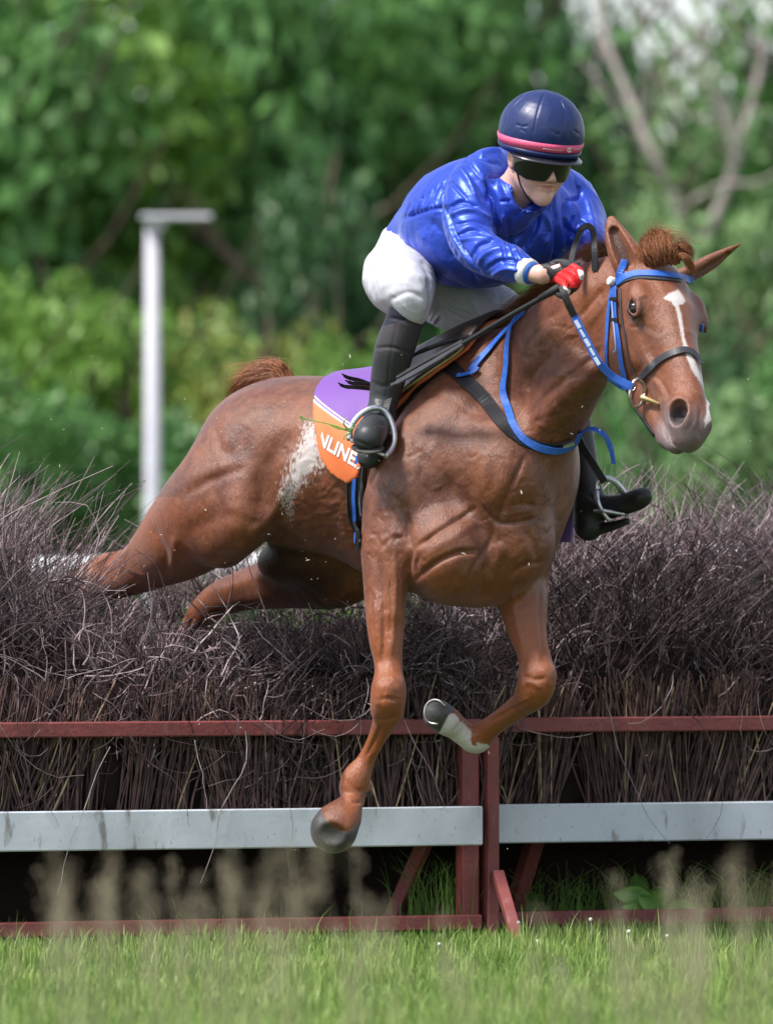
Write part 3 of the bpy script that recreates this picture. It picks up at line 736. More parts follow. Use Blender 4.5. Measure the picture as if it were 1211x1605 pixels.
trunk = Ops()
trunk.add(B((700, 748, 24.46), (.46, .285, .345)), .05)
trunk.add(B((520, 728, 24.66), (.42, .27, .255), rot=-.04), .10)
trunk.add(B((440, 705, 24.78), (.27, .22, .205), rot=-.15), .10)
trunk.add(B((770, 618, 24.34), (.27, .11, .165), rot=.2), .12)          # withers
horse = Ops(trunk)
# quarters
horse.add(B((400, 722, 24.64), (.205, .135, .185), rot=.35), .07)
horse.add(B((472, 712, 24.96), (.20, .13, .175), rot=.35), .07)
horse.add(limb([(405, 740, 76, 24.62), (345, 785, 88, 24.66), (294, 832, 74, 24.80), (252, 866, 54, 24.95), (205, 898, 36, 25.10), (165, 912, 30, 25.22), (140, 918, 31, 25.28), (118, 940, 24, 25.36), (95, 985, 19, 25.45), (70, 1030, 18, 25.5)], flat=(hl, .8), n=8), .06)
horse.add(limb([(395, 760, 48, 24.55), (385, 815, 42, 24.52), (350, 850, 38, 24.62)]), .05)      # stifle
horse.add(limb([(190, 872, 9, 25.12), (160, 880, 11, 25.22), (128, 905, 15, 25.3)]), .02)         # hock tendon
horse.add(limb([(520, 750, 80, 24.95), (540, 850, 76, 24.86), (528, 892, 62, 24.86), (455, 908, 46, 25.0), (380, 926, 32, 25.15), (335, 945, 27, 25.24), (305, 980, 22, 25.30), (290, 1030, 19, 25.36)], flat=(hl, .85)), .05)
horse.add(B((470, 878, 24.84), (.16, .085, .075), rot=-.1), .05)
# neck
horse.add(limb([(785, 682, 128, 24.26), (845, 605, 108, 24.12), (893, 538, 92, 23.99), (937, 488, 80, 23.90), (975, 458, 60, 23.86)], flat=(hl, .52)), .08)
horse.add(limb([(842, 690, 46, 24.06), (874, 640, 40, 23.97), (905, 595, 38, 23.88)]), .05)        # throat side
# shoulders and chest
horse.add(limb([(735, 610, 50, 24.22), (690, 690, 80, 24.14), (640, 770, 74, 24.10), (622, 822, 52, 24.12)], flat=(hl, .75)), .06)
horse.add(limb([(855, 660, 36, 24.42), (838, 740, 54, 24.30), (828, 800, 58, 24.22), (818, 850, 50, 24.24)], flat=(hl, .9)), .06)
horse.add(B((735, 858, 24.12), (.13, .22, .175)), .06)
horse.add(B((702, 868, 24.02), (.11, .11, .13)), .04)
horse.add(B((805, 840, 24.08), (.12, .12, .15)), .04)
horse.add(B((690, 890, 24.10), (.12, .10, .095)), .05); horse.add(B((770, 888, 24.14), (.12, .11, .095)), .05)
horse.add(B((790, 740, 24.06), (.14, .15, .17)), .06)
# right foreleg (reaching)
horse.add(limb([(618, 800, 44, 24.12), (606, 850, 41, 24.10), (604, 893, 36.5, 24.08), (603.5, 935, 33, 24.06), (604, 976, 30, 24.03), (605.5, 1010, 26, 24.01), (608.5, 1040, 22, 24.0), (609, 1062, 23.5, 23.98), (609, 1082, 28, 23.97), (607, 1106, 27, 23.97), (604, 1128, 20.5, 23.99), (592, 1154, 14.5, 24.02), (580, 1178, 13, 24.04), (570, 1198, 15.5, 24.05), (559, 1218, 22, 24.05), (554, 1234, 23, 24.05), (553, 1252, 18, 24.04), (546, 1266, 22, 24.02), (540, 1280, 27, 24.0)], n=3), .035)
horse.add(limb([(628, 800, 40, 24.1), (622, 850, 30, 24.04), (617, 900, 22, 24.02), (613, 960, 16, 24.0)]), .03)
# left foreleg (folded)
horse.add(limb([(822, 830, 52, 24.26), (817, 880, 46, 24.25), (815, 911, 42.5, 24.24), (820, 950, 38, 24.2), (825, 985, 31, 24.17), (833, 1015, 26, 24.14), (839, 1040, 26.5, 24.12), (841, 1062, 30, 24.10), (836, 1083, 29, 24.11), (822, 1100, 21, 24.15), (800, 1117, 17.5, 24.2), (778, 1133, 16.5, 24.25), (760, 1147, 19, 24.29), (746, 1158, 23.5, 24.31), (730, 1152, 19.5, 24.3), (714, 1140, 20, 24.29), (702, 1131, 23, 24.27)], n=3), .035)
for pts in ([(609, 1080, 22, 23.94), (608, 1098, 20, 23.94)], [(852, 1058, 18, 24.08), (850, 1078, 15, 24.08)], [(618, 1120, 10, 23.97), (596, 1116, 9, 23.97)]):
    horse.add(limb(pts), .02)
horse.add(limb([(572, 1232, 11, 24.13), (575, 1240, 9, 24.13)]), .02)      # fetlock back
# hooves
def hoof(c0, c1, r0, r1):
    return limb([(*c0[:2], r0, c0[2]), ((c0[0] + c1[0]) / 2, (c0[1] + c1[1]) / 2, (r0 + r1) / 2, (c0[2] + c1[2]) / 2), (*c1[:2], r1, c1[2])])
horse.add(limb([(536, 1281, 29, 24.0), (528, 1292, 35, 23.985), (523, 1301, 37, 23.975)]), .008)
horse.cut(ell(P(519, 1310, 23.90), np.eye(3), (.05, .03, .04)), .01)
horse.add(limb([(702, 1132, 20, 24.28), (693, 1126, 23, 24.27), (687, 1121, 24, 24.26)]), .008)
# --- head
SN = [1, -1]
neckhead = Ops()
hd = horse
hd.add(HE(.10, 0, -.095, (.105, .088, .080)), .05)
hd.add(HE(.180, 0, -.082, (.13, .098, .080)), .05)
for u in SN:
    hd.add(HE(.185, .093 * u, -.046, (.050, .024, .026), rot=-.1), .035)                 # brow
    hd.add(HE(.200, .055 * u, -.165, (.120, .038, .118), rot=-.2), .035)              # cheek
hd.add(HC([(.22, 0, -.068), (.30, 0, -.056), (.40, 0, -.046), (.49, 0, -.046)], (.074, .062, .048, .040), (HA[1], 1.0)), .04)
hd.add(HC([(.24, 0, -.13), (.34, 0, -.115), (.44, 0, -.095), (.52, 0, -.085)], (.066, .058, .052, .046), (HA[1], .95)), .04)
hd.add(HC([(.24, 0, -.215), (.34, 0, -.200), (.43, 0, -.182), (.52, 0, -.155)], (.066, .056, .042, .034), (HA[1], .95)), .03)
hd.add(HE(.545, 0, -.074, (.058, .050, .052)), .03)
for u in SN:
    hd.add(HE(.535, .036 * u, -.056, (.052, .026, .038), yaw=-.1 * u), .02)             # nostril wing
    hd.add(HC([(.235, .080 * u, -.098), (.30, .066 * u, -.10), (.36, .054 * u, -.098)], (.014, .012, .008)), .025)   # facial crest
hd.add(HE(.585, .0, -.090, (.034, .040, .040)), .025)                                   # upper lip
hd.add(HE(.552, 0, -.144, (.042, .036, .025), rot=.1), .012)                           # lower lip
hd.add(HE(.525, 0, -.163, (.038, .032, .028)), .02)                                    # chin
hd.cut(HC([(.61, 0, -.121), (.57, 0, -.122), (.53, 0, -.123)], (.004, .003, .002), (HA[1], 12)), .01)
for u in SN:
    hd.cut(HC([(.48, .047 * u, -.124), (.54, .044 * u, -.123), (.59, .03 * u, -.121)], (.003, .0035, .003)), .012)
    hd.cut(HE(.541, .047 * u, -.046, (.034, .024, .026), rot=-.5), .010)
    hd.cut(HE(.536, .034 * u, -.052, (.020, .022, .014), rot=-.2), .010)
    hd.cut(HE(.212, .117 * u, -.060, (.032, .024, .024), rot=-.1), .012)                # eye socket
    EC = Hd(.210, u * .100, -.0560); e_ = nrm(HA[1] * u * .8 + HA[2] * .55); t1_ = nrm(HA[0] - e_ * (HA[0] @ e_)); t2_ = np.cross(e_, t1_); t2_ *= np.sign(t2_ @ HA[2])
    hd.add(caps([EC + e_ * (.019 - .006 * math.cos(q) ** 2) + t1_ * .030 * math.cos(q) + t2_ * .0150 * math.sin(q) for q in np.linspace(-.25, math.pi + .25, 9)], [.004, .005, .0062, .0074, .0078, .0074, .0062, .005, .004]), .010)
    hd.add(caps([EC + e_ * (.017 - .006 * math.cos(q) ** 2) + t1_ * .029 * math.cos(q) - t2_ * .0165 * math.sin(q) for q in np.linspace(0, math.pi, 7)], [.002, .003, .0036, .0036, .0036, .003, .002]), .010)
# ears
def ear(st, face, wide):
    """st stations (px, py, r, d); face = where the opening looks, wide = across the ear"""
    global hd
    hd.add(limb(st, 4, flat=[(face, .55)]), .012)
    S = np.array(st, float)
    c = [(a, b, max(r * .68, 1.5), d) for a, b, r, d in st[1:-1]]
    S2 = spline(c, 4); W = np.array([P(a, b, d) for a, b, r, d in S2]) + nrm(face) * (S2[:, 2:3] * 24 / FPX * .55)
    hd.cut(caps(W, S2[:, 2] * 24 / FPX * .80, [(face, .8)]), .006)
ear([(992, 436, 22, 23.77), (984, 412, 26, 23.765), (973, 388, 23, 23.775), (963, 365, 16, 23.79), (958, 346, 8, 23.80)], nrm([-.15, -.95, .1]) * 1.0, None)
ear([(1055, 440, 18, 23.98), (1076, 430, 18, 24.0), (1096, 420, 18, 24.02), (1115, 409, 16, 24.03), (1138, 395, 9, 24.04), (1157, 384, 3, 24.05)], nrm([.25, -.55, -.75]), None)

CUTN = nrm(P(990, 470, 23.9) - P(905, 540, 24.0)); CUTP = P(925, 560, 23.95)
def head_side(X): return (X - CUTP) @ CUTN
HHEAD, HBODY = .0032, .0055
if DRAFT: HHEAD, HBODY = .006, .010
lo, hi = horse.bbox(.03)
def f_body(X): return horse(X)
# body part
def fb(X):
    F = horse(X); return F
Vb, Fb = mesh_field(lambda X: np.where(head_side(X) > .05, 1.0, fb(X)), lo, hi, HBODY)
Vh, Fh = mesh_field(lambda X: np.where(head_side(X) < -.05, 1.0, fb(X)), np.array(P(840, 320, 23.2)) * [1, 1, 0] + [0, 0, P(0, 760, 23.8)[2]], np.array([P(1185, 0, 24.3)[0], 24.55, P(0, 315, 24)[2]]), HHEAD)
sb = head_side(Vb); Fb = Fb[(sb[Fb] < .006).all(1)]
sh = head_side(Vh); Fh = Fh[(sh[Fh] > -.004).all(1)]
Vb = relax(Vb, Fb, 1, .4)
NB, NH = vnormals(Vb, Fb), vnormals(Vh, Fh)
V = np.concatenate([Vb, Vh]); N = np.concatenate([NB, NH]); Fq = np.concatenate([Fb, Fh + len(Vb)])
used = np.zeros(len(V), bool); used[Fq.ravel()] = True; remap = np.cumsum(used) - 1
V, N, Fq = V[used], N[used], remap[Fq]
V0 = V.copy()
G = [ # muscle edges, folds and veins, laid on the side the photograph shows
 ([(822, 715), (812, 738), (798, 768), (785, 800), (779, 821)], 5, -10), ([(800, 715), (790, 745), (776, 775), (766, 800)], 12, 6),
 ([(781, 821), (812, 819), (838, 812)], 4, -9), ([(782, 808), (812, 803), (832, 801)], 6, 6), ([(798, 793), (822, 790), (840, 794)], 3.5, -5),
 ([(780, 820), (768, 809), (757, 794)], 4, -8), ([(770, 830), (800, 835), (815, 850)], 12, 6),
 ([(652, 858), (674, 842), (694, 829), (724, 810), (746, 796)], 5, -11), ([(661, 873), (703, 847), (744, 822), (768, 813)], 9, 8),
 ([(654, 906), (672, 890), (694, 876), (720, 866), (750, 864)], 5, -9), ([(658, 870), (652, 885), (656, 900)], 4, -4),
 ([(774, 830), (765, 854), (744, 887), (728, 919)], 5, -8), ([(790, 850), (775, 885), (762, 915)], 11, 5),
 ([(821, 830), (834, 850), (842, 878)], 6, -6), ([(853, 760), (866, 800), (860, 840)], 14, 4), ([(795, 905), (815, 890), (850, 880)], 5, -5),
 ([(636, 800), (640, 820), (640, 842), (645, 862), (641, 885), (641, 905)], 5, -11), ([(631, 843), (611, 845), (597, 862)], 3.5, -6), ([(616, 832), (628, 838)], 6, 6),
 ([(590, 809), (601, 818)], 2.5, -4), ([(581, 837), (592, 838)], 2.5, -4), ([(577, 868), (584, 878)], 2.5, -4), ([(574, 850), (584, 842)], 3, 3),
 ([(596, 870), (598, 893), (600, 940), (602, 994), (597, 1045)], 4, -6), ([(618, 860), (619, 920), (616, 980), (611, 1040)], 5, 3), ([(586, 880), (588, 940), (592, 1000)], 5, 3.5), ([(611, 900), (613, 960), (609, 1010)], 2.5, -3),
 ([(503, 1262), (510, 1280), (521, 1294), (536, 1302), (552, 1299), (562, 1287), (567, 1270)], 2.2, -3.5), ([(714, 1112), (703, 1122), (697, 1134), (689, 1147)], 2.2, -3), ([(594, 1098), (606, 1094), (622, 1098)], 3, -3), ([(605, 1090), (606, 1091)], 7, 3), ([(589, 1124), (604, 1130), (620, 1122)], 3, -3),
 ([(596, 1140), (584, 1165), (572, 1188)], 3, -2.5), ([(607, 1140), (597, 1162), (584, 1186)], 2.5, 2.5), ([(538, 1252), (552, 1258), (568, 1256)], 3, -3),
 ([(800, 915), (806, 960), (818, 1010)], 5, 3), ([(846, 920), (846, 960), (850, 1010), (850, 1040)], 4, -4), ([(820, 1058), (836, 1066), (855, 1062)], 4, -3.5), ([(818, 1076), (832, 1068), (848, 1080)], 5, 3),
 ([(830, 1098), (800, 1112), (770, 1130)], 2.5, -2.5),
 # neck
 ([(940, 552), (915, 572), (891, 590), (851, 622), (830, 647), (820, 670)], 6, -11), ([(935, 575), (900, 606), (868, 640), (848, 672)], 10, 6), ([(910, 548), (870, 580), (838, 612)], 12, 5),
 ([(878, 487), (846, 507), (824, 533), (812, 560)], 5, -5), ([(872, 505), (848, 528), (832, 552), (822, 590)], 12, 7), ([(905, 500), (925, 476), (946, 452)], 5, -7), ([(920, 510), (945, 480), (960, 465)], 7, 5),
 ([(895, 480), (915, 462), (932, 440)], 8, 4), ([(862, 560), (838, 585), (826, 620)], 3.5, -4), ([(806, 600), (800, 640), (806, 680)], 8, -5),
 ([(760, 640), (720, 700), (690, 760), (670, 800)], 22, 7), ([(772, 660), (745, 730), (738, 780)], 14, -7), ([(650, 640), (640, 700), (636, 760)], 10, -4), ([(690, 640), (668, 700), (655, 760)], 7, -3.5),
 # quarters
 ([(430, 635), (395, 655), (365, 685), (352, 712)], 16, 5), ([(336, 668), (346, 700), (366, 716)], 9, -5), ([(470, 672), (440, 700), (420, 730), (414, 770), (405, 812)], 17, -17), ([(400, 640), (380, 670)], 12, 3), ([(385, 740), (372, 780), (376, 815)], 14, 5),
 ([(285, 782), (310, 762), (340, 748), (384, 733)], 8, -8), ([(300, 755), (330, 738), (356, 730)], 12, 5), ([(285, 815), (325, 795), (365, 775)], 14, 4), ([(300, 830), (345, 812), (388, 800)], 8, -3),
 ([(236, 824), (254, 858), (262, 882), (258, 902)], 7, -8), ([(275, 840), (272, 870), (266, 893)], 7, 6), ([(288, 892), (320, 884), (352, 866)], 7, -4), ([(392, 838), (420, 815), (444, 776), (452, 740)], 8, 9),
 ([(200, 868), (196, 890), (180, 908)], 4, -5), ([(186, 884), (214, 898), (235, 905)], 3, 3), ([(150, 885), (165, 900), (150, 925)], 6, -4), ([(330, 930), (380, 915), (430, 895)], 10, 5), ([(425, 900), (435, 915), (430, 935)], 7, 5),
 ([(505, 700), (500, 760), (520, 830), (548, 880)], 11, -4), ([(478, 700), (470, 760), (488, 830)], 9, 4), ([(530, 760), (540, 820), (556, 870)], 8, 3.5),
 # head
 ([(992, 470), (1010, 462), (1024, 468)], 4, 4), ([(1000, 500), (1012, 512), (1030, 520)], 6, -3), ([(978, 505), (986, 512), (1000, 512)], 3, -3), ([(1020, 478), (1030, 500), (1030, 530)], 7, -4), ([(1048, 490), (1056, 540), (1066, 580)], 9, 3), ([(1010, 545), (1030, 575), (1036, 600)], 8, -4),
 ([(1020, 592), (1034, 610), (1042, 635)], 4, 5), ([(1027, 590), (1042, 608), (1050, 630)], 3, -3), ([(1068, 620), (1050, 632), (1046, 655), (1056, 680)], 4, 4), ([(1072, 624), (1088, 632), (1092, 655), (1084, 675)], 4, 4), ([(1044, 648), (1042, 670), (1052, 690)], 3, -4), ([(1060, 600), (1085, 612), (1098, 640)], 4, -2.5),
 ([(1096, 640), (1094, 668), (1098, 690)], 4, -5), ([(1040, 655), (1048, 690), (1062, 700)], 2.5, -3)]
def _w(g_):
    cx, cy = np.mean([p[0] for p in g_[0]]), np.mean([p[1] for p in g_[0]])
    if cy > 880 and 540 < cx < 900: return (g_[0], g_[1] * .85, g_[2] * 1.45)          # tendons and joints of the forelegs
    if 640 < cx < 880 and 700 < cy < 930: return (g_[0], g_[1] * .8, g_[2] * (.45 if g_[2] > 0 else .8))
    return (g_[0], g_[1], g_[2] * .75)
V = sculpt(V, N, [_w(g_) for g_ in G] + [([(613, 1135), (602, 1160), (588, 1185)], 2.4, 3.0), ([(598, 1138), (586, 1162), (576, 1184)], 2.0, -3.0), ([(596, 1072), (609, 1066), (624, 1074)], 3, -3.5), ([(590, 1086), (592, 1108)], 4, 2.5), ([(626, 1088), (626, 1106)], 4, 2.5),
    ([(545, 1225), (556, 1238), (572, 1240)], 3, -2.5), ([(832, 1092), (800, 1108), (768, 1126)], 2.5, 3), ([(838, 1104), (810, 1122), (782, 1142)], 2.2, -3), ([(752, 1140), (740, 1146), (730, 1142)], 3, -3), ([(722, 1132), (712, 1146)], 3, -3), ([(846, 1046), (856, 1060), (862, 1078)], 4, 3), ([(822, 1040), (820, 1060), (826, 1080)], 3, -3)])
rs = np.random.RandomState(5)
FV = []
for i in range(330):   # small wrinkles and veins in the wet coat
    cx, cy = [(rs.uniform(620, 880), rs.uniform(600, 880)), (rs.uniform(810, 940), rs.uniform(500, 690)), (rs.uniform(440, 560), rs.uniform(680, 860)), (rs.uniform(575, 640), rs.uniform(760, 1000)), (rs.uniform(500, 560), rs.uniform(700, 860))][i % 5]
    a = rs.uniform(-.9, .3) if i % 5 != 3 else rs.uniform(1.1, 2.0); l = rs.uniform(4, 16)
    FV.append(([(cx - l * math.cos(a), cy - l * math.sin(a)), (cx + rs.uniform(-4, 4), cy + rs.uniform(-4, 4)), (cx + l * math.cos(a), cy + l * math.sin(a))], rs.uniform(1.8, 3.0), rs.choice([-2.0, -1.2, 1.6, 1.1])))
V = sculpt(V, N, FV)
x, y = to_px(V0); near = N[:, 1] < .25
D = V0[:, 1]
blaze = [(1037, 468), (1046, 459), (1054, 456), (1062, 452), (1070, 462), (1075, 471), (1071, 478), (1064, 479), (1068, 490), (1071, 512), (1073, 528), (1079, 545), (1090, 566), (1100, 589), (1109, 607), (1130, 630), (1130, 650), (1110, 664), (1103, 672), (1101, 658), (1105, 648), (1105, 632), (1102, 616), (1097, 603), (1082, 580), (1075, 563), (1069, 543), (1064, 517), (1061, 501), (1057, 483), (1050, 474)]
white = np.where(near, region(x, y, blaze), -50.)
sock = [(738, 1160), (741, 1146), (728, 1133), (712, 1117), (696, 1108), (680, 1120), (675, 1150), (700, 1185), (760, 1195), (775, 1178), (764, 1165), (750, 1164)]
ms = (y > 1095) & (x > 660) & (x < 790); white[ms] = np.maximum(white[ms], region(x[ms], y[ms], sock) - 26 * np.clip(np.array([mnoise.noise(q_) for q_ in (V0[ms] * 42).tolist()]) - .12, 0, 1))
sweat = [(474, 660), (500, 655), (512, 700), (514, 735), (492, 748), (474, 768), (464, 790), (458, 824), (447, 808), (437, 795), (434, 775), (441, 750), (448, 725), (458, 700), (468, 680)]
sw = np.where(near & (D < 24.9), region(x, y, sweat), -50.)
foot = (y > 1240) & (x < 590)
brown = [(500, 1255), (508, 1278), (520, 1294), (536, 1303), (552, 1300), (562, 1288), (572, 1262), (570, 1235), (530, 1230)]
hf1 = np.where(foot, -region(x, y, brown), -50.)
lh = [(715, 1112), (704, 1122), (698, 1133), (690, 1148), (680, 1155), (655, 1140), (655, 1095), (700, 1090)]
hf2 = np.where((y > 1080) & (x < 720) & (x > 640), region(x, y, lh), -50.)
hoofm = np.maximum(hf1, hf2)
Q = (V0 - HO) @ HA.T / HS
muz = 1 - np.clip((np.sqrt(((Q[:, 0] - .60) / .14) ** 2 + ((Q[:, 2] + .11) / .12) ** 2) - .55) / .5, 0, 1); muz[head_side(V0) < .05] = 0
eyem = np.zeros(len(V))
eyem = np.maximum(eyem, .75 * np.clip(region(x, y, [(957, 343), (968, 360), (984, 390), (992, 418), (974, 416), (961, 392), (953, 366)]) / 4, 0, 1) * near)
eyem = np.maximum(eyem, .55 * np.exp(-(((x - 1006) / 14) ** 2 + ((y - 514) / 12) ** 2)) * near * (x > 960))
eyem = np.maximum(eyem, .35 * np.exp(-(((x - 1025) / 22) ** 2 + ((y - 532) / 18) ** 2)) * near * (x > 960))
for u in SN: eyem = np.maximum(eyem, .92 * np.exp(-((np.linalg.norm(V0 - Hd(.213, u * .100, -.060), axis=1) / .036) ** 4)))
nost = np.zeros(len(V))
for u in SN: nost = np.maximum(nost, np.exp(-(((Q[:, 0] - .538) / .026) ** 2 + ((Q[:, 1] - u * .034) / .019) ** 2 + ((Q[:, 2] + .060) / .022) ** 2) ** 2))
groin_shade = .9 * np.exp(-(np.linalg.norm(V0 - P(482, 884, 24.84), axis=1) / .155) ** 4)  # groin shadow under the belly, painted dark into the coat colour
lower = np.clip((y - 880) / 120, 0, 1) * ((x > 540) & (D < 24.5)) ; lower = np.maximum(lower, np.clip((330 - x) / 110, 0, 1) * (y > 780)); lower = np.maximum(lower, np.clip(head_side(V0) / .1, 0, 1) * .35)
# ---- coat
m, nt, b = mat_new('horse_coat'); Nn, Ll = nt.nodes, nt.links
tc = Nn.new('ShaderNodeTexCoord')
def at_(n): a = Nn.new('ShaderNodeAttribute'); a.attribute_name = n; return a.outputs['Fac']
def noi(sc, de=4, vec=None, ro=.5):
    n = Nn.new('ShaderNodeTexNoise'); n.inputs['Scale'].default_value = sc; n.inputs['Detail'].default_value = de; n.inputs['Roughness'].default_value = ro
    Ll.new(vec or tc.outputs['Object'], n.inputs['Vector']); return n.outputs['Fac']
def mth(op, a, bb=None, cl=False):
    n = Nn.new('ShaderNodeMath'); n.operation = op; n.use_clamp = cl
    for i, v in enumerate((a, bb)):
        if v is None: continue
        if isinstance(v, (int, float)): n.inputs[i].default_value = v
        else: Ll.new(v, n.inputs[i])
    return n.outputs[0]
def mixc(f, a, bb):
    n = Nn.new('ShaderNodeMix'); n.data_type = 'RGBA'
    if isinstance(f, (int, float)): n.inputs[0].default_value = f
    else: Ll.new(f, n.inputs[0])
    for i, v in ((6, a), (7, bb)):
        if isinstance(v, tuple): n.inputs[i].default_value = (*v, 1)
        else: Ll.new(v, n.inputs[i])
    return n.outputs[2]
def vmap(sc, rot=(0, 0, 0)):
    n = Nn.new('ShaderNodeMapping'); n.inputs['Scale'].default_value = sc; n.inputs['Rotation'].default_value = rot; Ll.new(tc.outputs['Object'], n.inputs['Vector']); return n.outputs[0]
big = noi(5, 5); med = noi(28, 6, None, .6); fine = noi(260, 3, vmap((1, 1, .35), (0, .6, 0)))
body = mixc(mth('MULTIPLY', mth('SUBTRACT', big, .35), 2.6, True), COAT_DARK, COAT_MID)
body = mixc(mth('MULTIPLY', mth('SUBTRACT', med, .42), 2.2, True), body, COAT_LIGHT)
body = mixc(mth('MULTIPLY', at_('lower'), .75), body, COAT_RED)
body = mixc(mth('MULTIPLY', mth('SUBTRACT', fine, .45), 1.1, True), body, COAT_DARK)
hairs = noi(150, 4, vmap((2.4, 2.4, .5), (0, -.75, 0)), .7); mott = noi(95, 5, None, .7)
body = mixc(mth('MULTIPLY', mth('SUBTRACT', hairs, .52), 2.6, True), body, COAT_DARK)
body = mixc(mth('MULTIPLY', mth('SUBTRACT', .47, mott), 2.6, True), body, COAT_LIGHT)
damp = noi(9, 4, vmap((1, 1, .6), (0, .5, 0))); body = mixc(mth('MULTIPLY', mth('SUBTRACT', damp, .58), 2.2, True), body, (.070, .030, .026))
body = mixc(at_('groin_shade'), body, (.022, .011, .009))
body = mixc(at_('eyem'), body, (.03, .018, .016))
body = mixc(mth('MULTIPLY', mth('MULTIPLY', at_('muz'), .9), mth('ADD', mth('MULTIPLY', med, 1.3), .25, True)), body, (.17, .135, .145))
edge = mth('ADD', at_('white'), mth('MULTIPLY', mth('SUBTRACT', noi(320, 3), .5), 9.0))
body = mixc(mth('MULTIPLY', edge, .35, True), body, (.62, .56, .54))
streak = noi(60, 5, vmap((3.2, 3.2, .8), (0, -.7, 0)), .7)
sE = mth('ADD', at_('sweat'), mth('MULTIPLY', mth('SUBTRACT', streak, .53), 95.0))
body = mixc(mth('MULTIPLY', mth('MULTIPLY', sE, .08, True), .75), body, (.62, .57, .56))
body = mixc(mth('MULTIPLY', at_('hoof'), .4, True), body, (.055, .052, .05))
body = mixc(at_('nost'), body, (.012, .006, .007))
Ll.new(body, b.inputs['Base Color'])
rg = mth('ADD', mth('MULTIPLY', big, .25), mth('MULTIPLY', med, .22)); Ll.new(mth('ADD', rg, .12), b.inputs['Roughness'])
b.inputs['Specular IOR Level'].default_value = .58
b.inputs['Sheen Weight'].default_value = .2; b.inputs['Sheen Roughness'].default_value = .35; b.inputs['Sheen Tint'].default_value = (.85, .75, .8, 1)
bp = Nn.new('ShaderNodeBump'); bp.inputs['Strength'].default_value = .6; bp.inputs['Distance'].default_value = .004
wr = noi(75, 6, vmap((1, 1, .55), (.3, .7, 0)), .65)
Ll.new(mth('ADD', mth('MULTIPLY', wr, 1.0), mth('ADD', mth('MULTIPLY', fine, .45), mth('MULTIPLY', hairs, .8))), bp.inputs['Height']); Ll.new(bp.outputs[0], b.inputs['Normal'])
M_COAT = m
def coat_dots(): pass

me = mesh_np('horse_body', V, Fq)
for n_, a_ in (('white', white), ('sweat', sw), ('hoof', hoofm), ('muz', muz), ('eyem', np.clip(eyem, 0, 1)), ('nost', np.clip(nost * 1.3, 0, 1)), ('lower', lower), ('groin_shade', groin_shade)): attr(me, n_, a_)
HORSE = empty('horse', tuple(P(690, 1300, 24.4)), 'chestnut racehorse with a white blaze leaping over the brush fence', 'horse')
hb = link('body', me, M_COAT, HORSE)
tri = np.concatenate([Fq[:, [0, 1, 2]], Fq[:, [0, 2, 3]]])
HBVH = BVHTree.FromPolygons([tuple(q) for q in V[::1].tolist()], Fq.tolist())
eye_m = mat('horse_eye', (.012, .008, .007), rough=.10, spec=.5)
for u in SN:
    e = MB(); c = Hd(.210, u * .1000, -.0560); r = .0250
    G_ = [[c + r * np.array([math.sin(a) * math.cos(q), math.sin(a) * math.sin(q), math.cos(a)]) for q in np.linspace(0, 2 * math.pi, 20, endpoint=False)] for a in np.linspace(.01, math.pi - .01, 12)]
    e.grid(G_, closed=True); e.build('eye', eye_m, HORSE, smooth=True)
m = MB(); sh = []
for a in np.linspace(-.9, 3.6, 18): sh.append(P(686 + 17 * math.cos(a + 2.2) - 4, 1119 + 19 * math.sin(a + 2.2) - 3, 24.235 + .02 * math.sin(a)))
m.tube(sh, .0045, 6); m.build('horseshoe', mat('worn_steel', (.42, .40, .38), rough=.35, metal=.9), HORSE, smooth=True)
print('horse done', round(time.time() - T0, 1))
